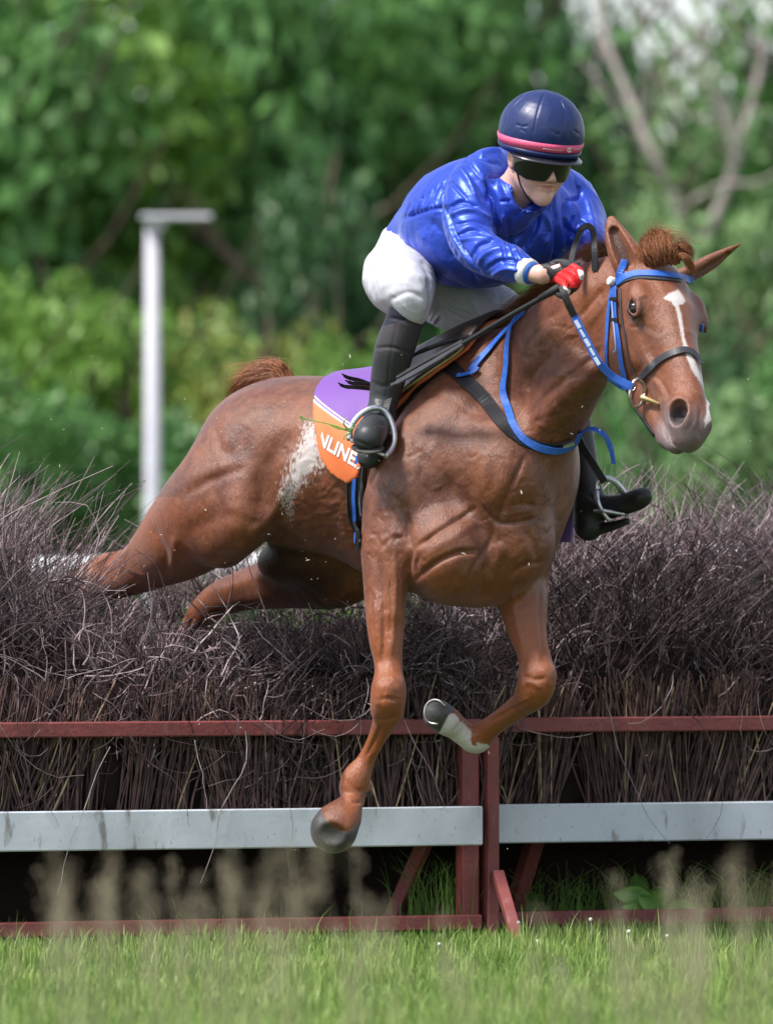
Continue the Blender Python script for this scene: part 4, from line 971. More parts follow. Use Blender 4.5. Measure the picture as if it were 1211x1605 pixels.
# ================================================================ saddle, cloth, bridle
def ray(px, py, bv=None):
    o = Vector((0, 0, CAMH)); dr = (Vector(P(px, py, 24.0)) - o).normalized(); h = (bv or HBVH).ray_cast(o + dr * 20, dr)
    return (None, None) if h[0] is None else (np.array(h[0]), np.array(h[1]))
def strap(mb, pts, width, thick=.004, off=.004, n=6, bv=None, nfix=None, cover=None):
    """a leather strap laid on the horse where (px, py) are given, free in the air where (px, py, d) are"""
    C = []; Nn_ = []
    S = spline([(p[0], p[1]) for p in pts], n)
    ds = [p[2] if len(p) > 2 else None for p in pts]
    for i, (a, b) in enumerate(S):
        j = min(i // n, len(pts) - 2); t = (i - j * n) / n
        d0, d1 = ds[j], ds[j + 1]
        if d0 is not None and d1 is not None:
            C.append(P(a, b, d0 + (d1 - d0) * t)); Nn_.append(None if nfix is None else np.array(nfix, float)); continue
        h, nn = ray(a, b, bv)
        if h is None: continue
        if nn[1] > 0: nn = -nn
        if d0 is not None or d1 is not None:
            w = t if d0 is not None else 1 - t; dd = d0 if d0 is not None else d1
            c = P(a, b, dd) * (1 - w) + (h + nn * off) * w
        else: c = h + nn * off
        C.append(c); Nn_.append(nn)
    last = np.array([-.3, -.9, .2])
    for k in list(range(len(C)))[::-1]:
        if Nn_[k] is None: Nn_[k] = last
        else: last = Nn_[k]
    C = np.array(C); Nn_ = np.array(Nn_)
    for _ in range(3):
        Nn_[1:-1] = (Nn_[:-2] + Nn_[1:-1] * 2 + Nn_[2:]) / 4; C[1:-1] = (C[:-2] + C[1:-1] * 2 + C[2:]) / 4
    rows = []
    for i in range(len(C)):
        t = nrm(C[min(i + 1, len(C) - 1)] - C[max(i - 1, 0)]); nn = nrm(Nn_[i] - t * (Nn_[i] @ t)); s = np.cross(t, nn)
        w = width[min(i * len(width) // len(C), len(width) - 1)] if isinstance(width, (list, tuple)) else width
        h2, w2, e = thick / 2, w / 2, min(thick, w) * .3
        rows.append([C[i] + s * x + nn * z for x, z in ((-w2, -h2 + e), (-w2, h2 - e), (-w2 + e, h2), (w2 - e, h2), (w2, h2 - e), (w2, -h2 + e), (w2 - e, -h2), (-w2 + e, -h2))])
    k = mb.n; mb.grid(rows, closed=True); nn_ = len(rows)
    mb.f.append(tuple(k + j for j in range(8))); mb.f.append(tuple(k + (nn_ - 1) * 8 + j for j in range(8))[::-1])
    return C
def one(name, pts, width, mt, parent, **k):
    m = MB(); strap(m, pts, width, **k); return m.build(name, mt, parent)
blue = mat('blue_strap', (.035, .15, .60), rough=.42, spec=.5, col2=(.02, .10, .46), nscale=60, bump=.25, bscale=500)
blue_d = mat('blue_strap_edge', (.012, .04, .26), rough=.45)
blk = mat('black_leather', (.012, .012, .014), rough=.42, spec=.5, bump=.2, bscale=300)
grey_l = mat('grey_leather', (.035, .035, .045), rough=.5, spec=.5)
wht = mat('white_rubber', (.70, .70, .72), rough=.5)
steel = mat('steel', (.62, .61, .60), rough=.22, metal=1)
alu = mat('stirrup_metal', (.55, .56, .60), rough=.32, metal=.9, noise=.15, nscale=80)
brass = mat('brass', (.62, .47, .22), rough=.3, metal=.8)
sad_m = mat('brown_saddle', (.035, .022, .020), rough=.42, spec=.5, col2=(.060, .038, .034), nscale=25, bump=.3, bscale=150)
gold = mat('piping_gold', (.30, .24, .06), rough=.4)

# --- number cloth : a shell over the horse's back
def su(X): r_ = X - W0; return r_ @ hf, r_ @ hu
W0 = P(760, 520, 24.35)
def shell(name, poly, off, half, mt, parent, h=.005, lo=None, hi=None, extra=None):
    poly = np.array(poly, float)
    def f(X):
        s, u = su(X); d, _ = poly_dist(s, u, list(poly) + [poly[0]]); d = np.where(inpoly(s, u, poly), -d, d)
        F = horse(X.astype(np.float32)); F = np.abs(F - off) - half
        return np.maximum(F, np.maximum(d, -1)).astype(np.float32)
    lo = W0 + [-.75, -.25, -.5]; hi = W0 + [.45, .85, .30]
    Vs, Fs = mesh_field(f, lo, hi, h, 5)
    return Vs, Fs
cloth_poly = [(-.50, .3), (-.495, -.03), (-.445, -.13), (-.427, -.176), (-.405, -.231), (-.392, -.31), (-.367, -.365), (-.321, -.405), (-.28, -.39), (-.22, -.30), (-.15, -.235), (-.08, -.185), (.0, -.14), (.08, -.07), (.11, .3)]
CLOTH = empty('saddle_cloth', tuple(P(560, 660, 24.4)), 'purple and orange race saddle cloth with white lettering on the horse back', 'saddle cloth')
Vs, Fs = shell('cloth', cloth_poly, .016, .0045, None, None, .0048)
s_, u_ = su(Vs)
def half_plane(p, q): # positive above the line p->q
    p, q = np.array(p), np.array(q); t = (q - p) / np.linalg.norm(q - p); return -(s_ - p[0]) * t[1] + (u_ - p[1]) * t[0]
dA = half_plane((-.445, -.131), (-.301, -.234)); dB = half_plane((-.295, -.238), (-.22, -.175))
wav = Vs + vnormals(Vs, Fs) * (.0022 * np.sin(s_ * 70 + u_ * 25) * np.clip((u_ + .1) * -5, 0, 1))[:, None]
wav = relax(wav, Fs, 3, .5); me = mesh_np('number_cloth', wav, Fs); attr(me, 'dA', dA); attr(me, 'dB', dB)
m, nt, b = mat_new('number_cloth'); Nn, Ll = nt.nodes, nt.links; tc = Nn.new('ShaderNodeTexCoord')
pur = mth('MULTIPLY', mth('GREATER_THAN', at_('dA'), 0), mth('GREATER_THAN', at_('dB'), 0))
weave = noi(600, 2)
c = mixc(pur, (.70, .15, .03), (.155, .050, .32))
def band(c0, w): return mth('LESS_THAN', mth('ABSOLUTE', mth('SUBTRACT', at_('dA'), c0)), w)
okB = mth('GREATER_THAN', at_('dB'), 0)
c = mixc(mth('MULTIPLY', band(.002, .0024), okB), c, (.75, .74, .78)); c = mixc(mth('MULTIPLY', band(.010, .0016), okB), c, (.75, .74, .78))
Ll.new(c, b.inputs['Base Color']); b.inputs['Roughness'].default_value = .55; b.inputs['Sheen Weight'].default_value = .2
bp = Nn.new('ShaderNodeBump'); bp.inputs['Strength'].default_value = .3; bp.inputs['Distance'].default_value = .003; Ll.new(mth('ADD', weave, noi(45, 4)), bp.inputs['Height']); Ll.new(bp.outputs[0], b.inputs['Normal'])
M_CLOTH = m
link('cloth', me, M_CLOTH, CLOTH)
cbv = BVHTree.FromPolygons([tuple(q) for q in wav.tolist()], Fs.tolist())
# lettering
txt = bpy.data.curves.new('lettering', 'FONT'); txt.body = 'NLINE.A'; txt.size = 34; txt.resolution_u = 3; txt.space_character = 1.02; txt.offset = 1.1
to = bpy.data.objects.new('lettering', txt); COL.objects.link(to)
dg = bpy.context.evaluated_depsgraph_get(); dg.update(); tm = bpy.data.meshes.new_from_object(to.evaluated_get(dg)); bpy.data.objects.remove(to)
bm = __import__('bmesh').new(); bm.from_mesh(tm); __import__('bmesh').ops.triangulate(bm, faces=bm.faces[:])
__import__('bmesh').ops.subdivide_edges(bm, edges=bm.edges[:], cuts=2)
ca, sa = math.cos(math.radians(33)), math.sin(math.radians(33)); drop = []
for v in bm.verts:
    x_, y_ = v.co.x * .72 - 1, v.co.y * .95; y_ += x_ * .02
    px, py = 496 + x_ * ca + y_ * sa * .55, 694 + x_ * sa - y_ * ca
    h, nn = ray(px, py, cbv)
    if h is None: drop.append(v); v.co = (0, 0, 0)
    else: v.co = Vector(h + (nn if nn[1] < 0 else -nn) * .0022)
__import__('bmesh').ops.delete(bm, geom=drop, context='VERTS'); bm.to_mesh(tm); bm.free()
tm.materials.clear(); link('lettering', tm, wht, CLOTH, smooth=False)
# purple flap hanging off the far side
purp = mat('purple_cloth', (.12, .035, .26), rough=.55, sheen=.2, noise=.1, nscale=40)
m = MB(); rows = []
for i, t in enumerate(np.linspace(0, 1, 16)):
    top = P(892 + 8 * t - 14 * t * t, 690 + 160 * t, 24.60 + .1 * t); w = np.array([.026 + .016 * math.sin(t * 3.0), .03, 0]) * (1 + .3 * math.sin(6 * t))
    rows.append([top - w * 1.6 + [0, .03, 0], top, top + w * .5 + [0, -.012, 0], top + w * .8 + [0, .02, 0]])
G1 = np.array(rows); m.grid(np.concatenate([G1, (G1 + [0, .006, 0])[:, ::-1]], 1), closed=True); m.build('far_flap', purp, CLOTH, smooth=True)

# --- saddle
SADDLE = empty('race_saddle', tuple(P(680, 560, 24.35)), 'small dark racing saddle under the jockey', 'saddle')
sp = [(-.30, .3), (-.28, -.04), (-.20, -.12), (-.14, -.205), (-.09, -.185), (.0, -.128), (.09, -.058), (.12, .3)]
Vs, Fs = shell('flap', sp, .031, .0055, None, None, .005); quads_to = link('flap', mesh_np('flap', Vs, Fs), sad_m, SADDLE)
seat = Ops(); seat.add(B((680, 560, 24.42), (.17, .075, .035), rot=.16), .04); seat.add(B((745, 545, 24.33), (.06, .05, .035)), .04)
lo, hi = seat.bbox(); Vs, Fs = mesh_field(seat, lo, hi, .006, 4); link('seat', mesh_np('seat', Vs, Fs), sad_m, SADDLE)
sbv = BVHTree.FromPolygons([tuple(q) for q in V.tolist()], Fq.tolist())
one('piping', [(632, 640), (660, 617), (700, 588), (728, 566), (742, 548)], .0055, gold, SADDLE, off=.040, thick=.006)
one('pad_edge', [(622, 634), (655, 609), (700, 576), (738, 548), (770, 522)], .014, blk, SADDLE, off=.046, thick=.006)
for pts in ([(582, 603, 24.26), (562, 596, 24.24), (545, 592, 24.22), (536, 586, 24.21)], [(584, 610, 24.25), (560, 607, 24.22), (540, 606, 24.2), (530, 600, 24.19)], [(584, 606, 24.25), (566, 601, 24.2), (552, 601, 24.18), (541, 596, 24.17)]):
    one('loose_strap', pts, [.012, .013, .012, .010, .005], blk, SADDLE, thick=.004)
for pts in ([(672, 545, 24.1), (700, 534, 24.1), (735, 527, 24.12)], [(648, 556, 24.15), (690, 540, 24.14), (720, 530, 24.14)], [(640, 562, 24.15), (662, 549, 24.14), (690, 538, 24.14)]):
    one('surcingle', pts, .010, blk, SADDLE, thick=.006)
GIRTH = empty('girth', tuple(P(565, 800, 24.3)), 'black girth with blue centre stripe behind the right foreleg', 'girth')
gp = [(566, 712), (562, 740), (561, 775), (563, 810), (567, 848)]
one('band', gp, .060, blk, GIRTH, off=.012, thick=.008)
one('stripe', [(a - 1, b) for a, b in gp], .013, blue, GIRTH, off=.020, thick=.004)
for dx in (-12, 11): one('seam', [(a + dx, b) for a, b in gp[:-1]], .004, grey_l, GIRTH, off=.019, thick=.003)

# --- stirrups
def stirrup(label, ring, tread, d, leather, rw=.009):
    r_ = empty('stirrup', tuple(P(ring[0][0], ring[0][1], d)), label, 'stirrup', 'stirrups')
    m = MB(); S = spline(ring, 5); m.tube([P(a, b, c) for a, b, c in S], rw, 8); m.build('arch', alu, r_, smooth=True)
    m = MB(); a, b = P(*tread[0]), P(*tread[1]); m.beam(a, b, .055, .010, bev=.003); m.build('tread', alu, r_)
    one('leather', leather, .022, blk, r_, thick=.006)
stirrup('silver stirrup iron round the near boot on the orange cloth', [(548, 690, 23.98), (549, 672, 23.99), (560, 654, 24.0), (579, 641, 24.01), (598, 641, 24.02), (611, 656, 24.02), (618, 682, 24.01), (614, 702, 24.0), (603, 716, 23.98)], [(549, 690, 23.99), (603, 714, 23.99)], 24, [(603, 652, 24.02), (608, 630, 24.06), (620, 600, 24.12), (640, 560, 24.2)])
stirrup('silver stirrup iron on the far boot behind the horse chest', [(934, 768, 24.48), (935, 757, 24.48), (945, 750, 24.48), (958, 752, 24.48), (970, 762, 24.49), (979, 776, 24.5)], [(936, 800, 24.46), (972, 806, 24.5)], 24.5, [(905, 684, 24.5), (915, 705, 24.48), (931, 730, 24.47), (947, 756, 24.47)])
root_s = [o for o in bpy.data.objects if o.name.startswith('stirrup') and o.type == 'EMPTY'][-1]
m = MB(); m.tube([P(a, b, c) for a, b, c in spline([(934, 768, 24.48), (936, 785, 24.46), (944, 802, 24.46), (955, 817, 24.46)], 4)], .007, 8)
m.tube([P(a, b, c) for a, b, c in spline([(979, 776, 24.5), (984, 795, 24.5), (980, 808, 24.5)], 4)], .007, 8); m.build('branch', alu, root_s, smooth=True)

# --- breastplate
BP = empty('breastplate', tuple(P(800, 680, 24.0)), 'black elastic breastplate with blue neck strap across the horse chest', 'breastplate')
one('chest_band', [(690, 562), (727, 596), (759, 627), (790, 668), (822, 692), (865, 700), (893, 690)], [.046, .045, .043, .040, .034, .028, .026], blk, BP, off=.006, thick=.005, n=8)
one('shoulder_strap', [(826, 490), (808, 508), (786, 530), (768, 550), (752, 566), (738, 584)], .022, blue, BP, off=.010)
one('wrap', [(716, 594), (728, 592), (742, 587), (750, 580)], .014, blue, BP, off=.014)
one('wrap', [(688, 566), (696, 562), (706, 558)], .014, blue, BP, off=.014)
one('neck_strap', [(826, 490), (809, 505), (800, 540), (798, 577), (792, 609), (794, 641), (807, 676), (830, 697), (864, 704), (893, 696), (903, 676)], .022, blue, BP, off=.014, n=7)
m = MB(); bx = ray(890, 697)[0]; m.tube([bx + np.array(q) for q in ((-.016, -.02, -.006), (.016, -.014, .004))], .007, 6); m.build('buckle', steel, BP)
one('strap_end', [(900, 690, 24.02), (912, 676, 23.98), (928, 672, 23.94), (945, 680, 23.92), (956, 700, 23.93), (961, 727, 23.95)], [.018, .018, .018, .016, .016], blue, BP, nfix=(-.3, -.5, .8))
one('strap_end_back', [(893, 698, 24.05), (902, 686, 24.08), (908, 665, 24.16), (911, 645, 24.25)], .018, blue, BP, nfix=(-.6, -.7, .2))

# --- bridle
BR = empty('bridle', tuple(P(1000, 560, 23.7)), 'blue racing bridle with dark noseband on the chestnut head', 'bridle')
one('browband', [(968, 443), (980, 434), (1002, 430), (1033, 431), (1064, 435), (1085, 441), (1096, 448)], .022, blue, BR, off=.007)
one('browband_lining', [(968, 448), (980, 440), (1002, 436), (1033, 437), (1064, 441), (1085, 447), (1096, 454)], .012, grey_l, BR, off=.003)
one('crownpiece', [(969, 443), (972, 425), (978, 408)], .020, blue, BR, off=.006)
one('cheekpiece', [(962, 446), (956, 480), (953, 519), (952, 565), (958, 590)], .014, blue, BR, off=.006)
one('cheekpiece', [(966, 450), (967, 498), (972, 533), (976, 569), (984, 603)], .019, blue, BR, off=.009)
one('cheekpiece_lining', [(972, 452), (975, 498), (981, 533), (986, 565), (1000, 596)], .007, grey_l, BR, off=.004)
one('cheekpiece', [(1098, 508), (1096, 530), (1097, 556)], .012, blue, BR, off=.006)
one('light_strip', [(964, 470), (966, 500), (970, 545), (966, 552)], .0055, mat('pale_blue', (.30, .40, .75), rough=.5), BR, off=.013, thick=.003)
one('noseband', [(1004, 597), (1013, 584), (1024, 573), (1043, 559), (1068, 550), (1082, 553), (1091, 562), (1095, 572)], .022, grey_l, BR, off=.007)
one('chin_strap', [(994, 636), (1000, 655), (1010, 668), (1026, 682)], .014, blk, BR, off=.005)
for q in ((967, 470), (968, 502)):
    one('keeper', [(q[0] - 6, q[1]), (q[0] + 6, q[1] - 1)], .011, blk, BR, off=.013)
h, nn = ray(962, 442); m = MB(); nn = nn if nn[1] < 0 else -nn; u1 = nrm(np.cross(nn, [0, 0, 1])); v1 = np.cross(u1, nn)
m.tube([h + nn * .004, h + nn * .016, h + nn * .019], [.0135, .0135, .011], 16); m.build('rosette', wht, BR, smooth=False)
h, nn = ray(1012, 622)
bit = P(998, 616, (h[1] if h is not None else 23.65) - .015)
m = MB(); m.tube([bit + np.array([.0215 * math.cos(a) + .004 * math.sin(a), .012 * math.cos(a), .041 * math.sin(a)]) for a in np.linspace(0, 2 * math.pi, 25)], .0048, 8); m.build('bit_ring', steel, BR, smooth=True)
m = MB(); b1 = ray(1033, 633)[0]; m.tube([P(1003, 622, bit[1] - .01), P(1012, 625, bit[1] - .012), b1], [.010, .0085, .004], 10); m.build('bit_mouthpiece', brass, BR, smooth=True)
m = MB()
for q in ((976, 600), (958, 592), (990, 606)):
    hh = ray(*q)[0]
    if hh is not None: m.tube([hh + np.array([.009 * math.cos(a), -.012, .012 * math.sin(a)]) for a in np.linspace(0, 6.283, 13)], .0025, 6)
m.build('buckles', steel, BR, smooth=True)['kind'] = 'stuff'
one('rein_coupling', [(958, 588), (972, 599), (986, 606), (992, 603)], .024, blue, BR, off=.012, thick=.008)
# reins
RE = empty('reins', tuple(P(930, 540, 23.65)), 'blue and white reins running from the red glove to the bit', 'reins')
dj = bit[1] - .02
one('rein', [(899, 494, 23.60), (922, 540, 23.60), (938, 569, 23.60), (962, 592, dj), (990, 606, dj)], .022, blue, RE, nfix=(-.35, -.9, .2), thick=.005)
one('rein_grip', [(880, 448, 23.60), (884, 462, 23.59), (890, 476, 23.59), (899, 495, 23.598)], .021, blk, RE, nfix=(-.35, -.9, .2), thick=.007)
for k in range(5):
    a, b = 903 + 7.6 * k, 502 + 14.4 * k
    one('white_marking', [(a - 2, b, 23.594), (a + 5, b + 12, 23.594)], .008 if k % 2 else .011, mat('rein_white', (.55, .62, .80), rough=.5) if k == 0 else bpy.data.materials['rein_white'], RE, nfix=(-.35, -.9, .2), thick=.003)
one('rein_loop', [(893, 418, 23.80), (899, 390, 23.85), (909, 362, 23.9), (919, 354, 23.9), (929, 362, 23.88), (931, 390, 23.84), (932, 425, 23.84)], .020, blk, RE, nfix=(-.45, -.88, 0), thick=.005)
print('tack', round(time.time() - T0, 1))
# ================================================================ mane, forelock, tail
def hair_mat(name, c1, c2):
    m, nt, b = mat_new(name); N = nt.nodes; L = nt.links; a = N.new('ShaderNodeAttribute'); a.attribute_name = 'rnd'
    r = N.new('ShaderNodeValToRGB'); L.new(a.outputs['Fac'], r.inputs['Fac']); r.color_ramp.elements[0].color = (*c1, 1); r.color_ramp.elements[1].color = (*c2, 1)
    L.new(r.outputs['Color'], b.inputs['Base Color']); b.inputs['Roughness'].default_value = .42; b.inputs['Specular IOR Level'].default_value = .35; return m
HM = hair_mat('chestnut_hair', (.13, .042, .016), (.46, .19, .09))
def locks(name, guides, n, spread, r0=.0008, seed=0, fr=.012, parent=HORSE, K=9, ln=(.7, 1.05)):
    """guides: list of centre lines [(px,py,d)...] ; strands interpolate between neighbouring guides"""
    r = np.random.RandomState(seed); GS = []
    for g in guides:
        S = spline([P(*p) for p in g], 6); t = np.linspace(0, len(S) - 1, K); i = np.minimum(t.astype(int), len(S) - 2); f = (t - i)[:, None]; GS.append(S[i] * (1 - f) + S[i + 1] * f)
    GS = np.array(GS); C = []
    s = np.linspace(0, 1, K)
    for _ in range(n):
        q = r.uniform(0, len(GS) - 1) if len(GS) > 1 else 0; i = min(int(q), max(len(GS) - 2, 0)); f = q - i
        c = GS[i] * (1 - f) + (GS[i + 1] * f if len(GS) > 1 else 0)
        c = c[0] + (c - c[0]) * 1.0 * r.uniform(*ln) + r.normal(0, spread, 3) * .5 + np.outer(s, r.normal(0, spread, 3)) + np.cumsum(r.normal(0, fr / K, (K, 3)), 0)
        C.append(c)
    return strands(name, np.array(C), (r0 * r.uniform(.6, 1.3, n))[:, None] * np.linspace(1, .3, K), HM, parent, 3, 'stuff')
# mane : short, blown up and back off the crest
gd = []
for px, py in ((800, 512), (830, 486), (860, 462), (890, 438), (918, 418), (940, 402), (960, 398)):
    d = 24.0 + (960 - px) * .0020
    gd.append([(px + 10, py + 22, d), (px + 2, py + 2, d - .01), (px - 8, py - 10, d + .01), (px - 22, py - 6, d + .02), (px - 36, py + 8, d + .0)])
locks('mane', gd, 3600, .013, seed=1)
gd2 = [[(px + 12, py + 18, d0), (px + 8, py - 4, d0), (px, py - 22, d0 + .02), (px - 10, py - 26, d0 + .03)] for px, py, d0 in ((880, 446, 24.1), (905, 428, 24.06), (928, 412, 24.02), (950, 400, 23.98))]
locks('mane', gd2, 900, .010, seed=2)
# forelock : a rolled bunch between the ears with loose ends
locks('forelock', [[(1016, 412, 23.74), (1000, 392, 23.74), (1003, 372, 23.76), (1022, 362, 23.74), (1038, 374, 23.70), (1040, 394, 23.68)],
                   [(1030, 414, 23.72), (1016, 396, 23.70), (1010, 378, 23.72), (1022, 360, 23.74), (1038, 362, 23.70), (1046, 388, 23.66)],
                   [(1045, 412, 23.72), (1040, 394, 23.70), (1034, 370, 23.72), (1040, 356, 23.74), (1052, 368, 23.72), (1056, 390, 23.68)]], 1200, .009, seed=3, ln=(.45, .9))
locks('forelock', [[(1050, 412, 23.72), (1052, 396, 23.70), (1060, 380, 23.70), (1074, 378, 23.70), (1084, 388, 23.70)],
                   [(1060, 412, 23.72), (1064, 400, 23.70), (1072, 388, 23.70), (1080, 394, 23.70), (1084, 408, 23.72)]], 800, .006, seed=4, ln=(.5, 1.0))
locks('forelock', [[(1062, 405, 23.70), (1070, 402, 23.68), (1078, 410, 23.68), (1084, 424, 23.70)], [(1058, 402, 23.70), (1068, 398, 23.68), (1080, 406, 23.68), (1088, 425, 23.70)]], 260, .003, seed=14)
locks('forelock', [[(1040, 385, 23.72), (1060, 372, 23.70), (1085, 384, 23.70), (1102, 380, 23.70)], [(1020, 372, 23.72), (1010, 352, 23.72), (1026, 346, 23.72), (1040, 356, 23.72)]], 60, .010, seed=5)
# tail : held up, seen over the croup
locks('tail', [[(462, 612, 24.98), (448, 590, 25.0), (425, 573, 25.02), (395, 574, 25.04), (372, 592, 25.06), (362, 625, 25.08)],
               [(450, 612, 24.98), (432, 592, 25.0), (410, 582, 25.02), (385, 588, 25.04), (368, 606, 25.06), (361, 640, 25.08)],
               [(455, 610, 24.98), (450, 580, 25.02), (430, 567, 25.05), (400, 575, 25.07), (380, 600, 25.08), (372, 640, 25.1)]], 2600, .012, r0=.0010, seed=6, ln=(.55, .95))
locks('tail', [[(452, 605, 24.98), (449, 585, 25.0), (438, 570, 25.0), (424, 568, 25.02), (412, 578, 25.02)], [(452, 612, 24.98), (446, 592, 25.0), (436, 576, 25.0), (420, 577, 25.02), (405, 590, 25.02)]], 900, .007, r0=.0013, seed=8)
locks('tail', [[(452, 605, 24.98), (430, 570, 25.0), (390, 566, 25.02), (366, 572, 25.04)], [(455, 605, 24.98), (430, 580, 25.0), (380, 590, 25.02), (358, 600, 25.04)]], 80, .016, seed=7)
# whiskers
print('hair', round(time.time() - T0, 1))
# ================================================================ the jockey
JO = empty('person', tuple(P(680, 520, 24.35)), 'jockey in shiny blue silks and white breeches crouching over the horse neck', 'person')
def z1(L_): return [(540 + a / 2.8833, 120 + b / 2.8833) for a, b in L_]
def z3(L_): return [(460 + a / 3.0275, 440 + b / 3.0275) for a, b in L_]
def creases(Vv, Nm, amp, sc, sq, seed, avoid=False):
    """sharp-edged cloth creases: ridged noise, stretched along direction sq"""
    sq = nrm(sq); Q_ = Vv * sc - np.outer((Vv * sc) @ sq, sq) * .62 + seed; out = np.empty(len(Vv)); nz = mnoise.noise
    for i, q in enumerate(Q_.tolist()):
        a = nz(q); b2 = nz((q[0] * 2.1 + 5, q[1] * 2.1, q[2] * 2.1)); out[i] = (1 - min(1, abs(a) * 3.2)) ** 1.6 + .45 * (1 - min(1, abs(b2) * 3.2)) ** 1.6
    wt = np.clip((np.linalg.norm(Vv - J(0, -.11, .01), axis=1) - .105) / .05, 0, 1) if avoid else 1
    return Vv + Nm * ((out - .35) * amp * wt)[:, None]
def garment(name, ops, h, mt, strokes=(), attrs=None, parent=JO, rel=0, noise_amp=0, nsc=14, crs=None):
    lo, hi = ops.bbox(); Vv, Ff = mesh_field(ops, lo, hi, h, 5)
    if rel: Vv = relax(Vv, Ff, rel, .5)
    Nm = vnormals(Vv, Ff)
    if noise_amp:
        q = Vv * nsc; w = np.sin(q[:, 0] * 1.7 + 2 * np.sin(q[:, 2] * .9 + 1) + q[:, 1]) * np.sin(q[:, 2] * 2.3 + 1.5 * np.sin(q[:, 0] * 1.3)) + .5 * np.sin(q[:, 0] * 4.1 + 3 * np.sin(q[:, 2] * 1.9)) * np.sin(q[:, 2] * 3.7 + q[:, 1] * 3)
        Vv = Vv + Nm * (w * noise_amp)[:, None]
    if crs: Vv = creases(Vv, Nm, *crs)
    if name == 'jacket': Vv = creases(Vv, Nm, .0008, 15, (.5, .2, .8), 9.7, True)
    if len(strokes): Vv = sculpt(Vv, Nm, strokes)
    me = mesh_np(name, Vv, Ff)
    if attrs: attrs(me, Vv, Nm)
    return link(name, me, mt, parent), Vv, Ff
# materials
m, nt, b = mat_new('blue_satin'); Nn, Ll = nt.nodes, nt.links; tc = Nn.new('ShaderNodeTexCoord')
b.inputs['Base Color'].default_value = (.010, .055, .50, 1); b.inputs['Roughness'].default_value = .42; b.inputs['Metallic'].default_value = .45
b.inputs['Specular IOR Level'].default_value = .9; b.inputs['Sheen Weight'].default_value = .25; b.inputs['Sheen Tint'].default_value = (.5, .6, 1, 1)
bp = Nn.new('ShaderNodeBump'); bp.inputs['Strength'].default_value = .35; bp.inputs['Distance'].default_value = .006
Ll.new(mth('ADD', noi(16, 3, vmap((1, 1, 2.2), (0, .6, 0))), mth('MULTIPLY', noi(45, 2, vmap((1.0, 1, 2.5), (0, -.8, 0))), .4)), bp.inputs['Height']); Ll.new(bp.outputs[0], b.inputs['Normal'])
M_SATIN = m
m, nt, b = mat_new('white_breeches'); Nn, Ll = nt.nodes, nt.links; tc = Nn.new('ShaderNodeTexCoord')
b.inputs['Base Color'].default_value = (.50, .50, .56, 1); b.inputs['Roughness'].default_value = .6
bp = Nn.new('ShaderNodeBump'); bp.inputs['Strength'].default_value = .35; bp.inputs['Distance'].default_value = .005
Ll.new(noi(38, 5, vmap((1.6, 1, .6), (0, .5, 0))), bp.inputs['Height']); Ll.new(bp.outputs[0], b.inputs['Normal']); M_BREECH = m
m, nt, b = mat_new('skin'); b.inputs['Base Color'].default_value = (.56, .31, .24, 1); b.inputs['Roughness'].default_value = .48; b.inputs['Subsurface Weight'].default_value = .12; b.inputs['Subsurface Radius'].default_value = (.012, .005, .003); M_SKIN = m
Nn, Ll = nt.nodes, nt.links; tc = Nn.new('ShaderNodeTexCoord'); c = mixc(at_('lips'), mixc(mth('MULTIPLY', noi(40, 4), .5), (.66, .40, .33), (.56, .29, .24)), (.42, .13, .11)); Ll.new(c, b.inputs['Base Color'])
M_BOOT = mat('boot_black', (.020, .020, .023), rough=.45, spec=.45, bump=.12, bscale=60, noise=.25, nscale=12)
M_BOOT2 = mat('boot_band', (.032, .028, .036), rough=.6)
M_NAVY = mat('navy_sock', (.008, .008, .022), rough=.8)

# head frame
yw, pt, rl = math.radians(27), math.radians(13), math.radians(2)
hN = np.array([math.sin(yw) * math.cos(pt), -math.cos(yw) * math.cos(pt), -math.sin(pt)])
hU = nrm(np.array([0, 0, 1.]) - hN * (hN[2])); hL = np.cross(hU, hN) * 1.0
hU, hL = hU * math.cos(rl) + hL * math.sin(rl), hL * math.cos(rl) - hU * math.sin(rl)
HO2 = P(842, 243, 23.90); HR = np.array([hL, hU, hN])
def J(l, u, n): return HO2 + l * hL + u * hU + n * hN
def JE(l, u, n, rad, rot=0):
    n2 = hN * math.cos(rot) + hU * math.sin(rot); u2 = -hN * math.sin(rot) + hU * math.cos(rot); return ell(J(l, u, n), [hL, u2, n2], rad)
def JC(pts, r_, flat=None): return caps([J(*p) for p in pts], r_, flat)
body = Ops()
body.add(JE(0, .025, -.005, (.074, .095, .092)), .02); body.add(JE(0, -.045, .030, (.060, .068, .055)), .03)
for l in SN:
    body.add(JC([(.050 * l, -.060, .0), (.030 * l, -.100, .045), (0, -.114, .066)], [.018, .015, .014]), .03)
    body.add(JE(.033 * l, -.046, .056, (.030, .034, .024)), .03)
    body.add(JE(.079 * l, -.012, -.006, (.010, .034, .020), rot=.25), .006); body.cut(JE(.088 * l, -.006, -.002, (.006, .020, .010), rot=.25), .006)
    body.add(JC([(.014 * l, -.053, .095), (.011 * l, -.055, .097)], [.0075, .0075]), .008)
    body.cut(JC([(.007 * l, -.062, .100), (.009 * l, -.059, .095)], [.0028, .0025]), .004)
body.add(JE(0, -.112, .066, (.018, .016, .015)), .025)
body.add(JC([(0, .004, .082), (0, -.026, .095), (0, -.048, .106)], [.0070, .0080, .0100]), .014)
body.add(JC([(-.021, -.0755, .079), (0, -.0715, .088), (.021, -.0755, .079)], [.0035, .0062, .0035]), .008)
body.add(JC([(-.017, -.085, .078), (0, -.0868, .086), (.017, -.085, .078)], [.0045, .0065, .0045]), .008)
body.cut(JC([(-.026, -.0795, .080), (0, -.0785, .094), (.026, -.0795, .080)], [.0016, .0022, .0016]), .004)
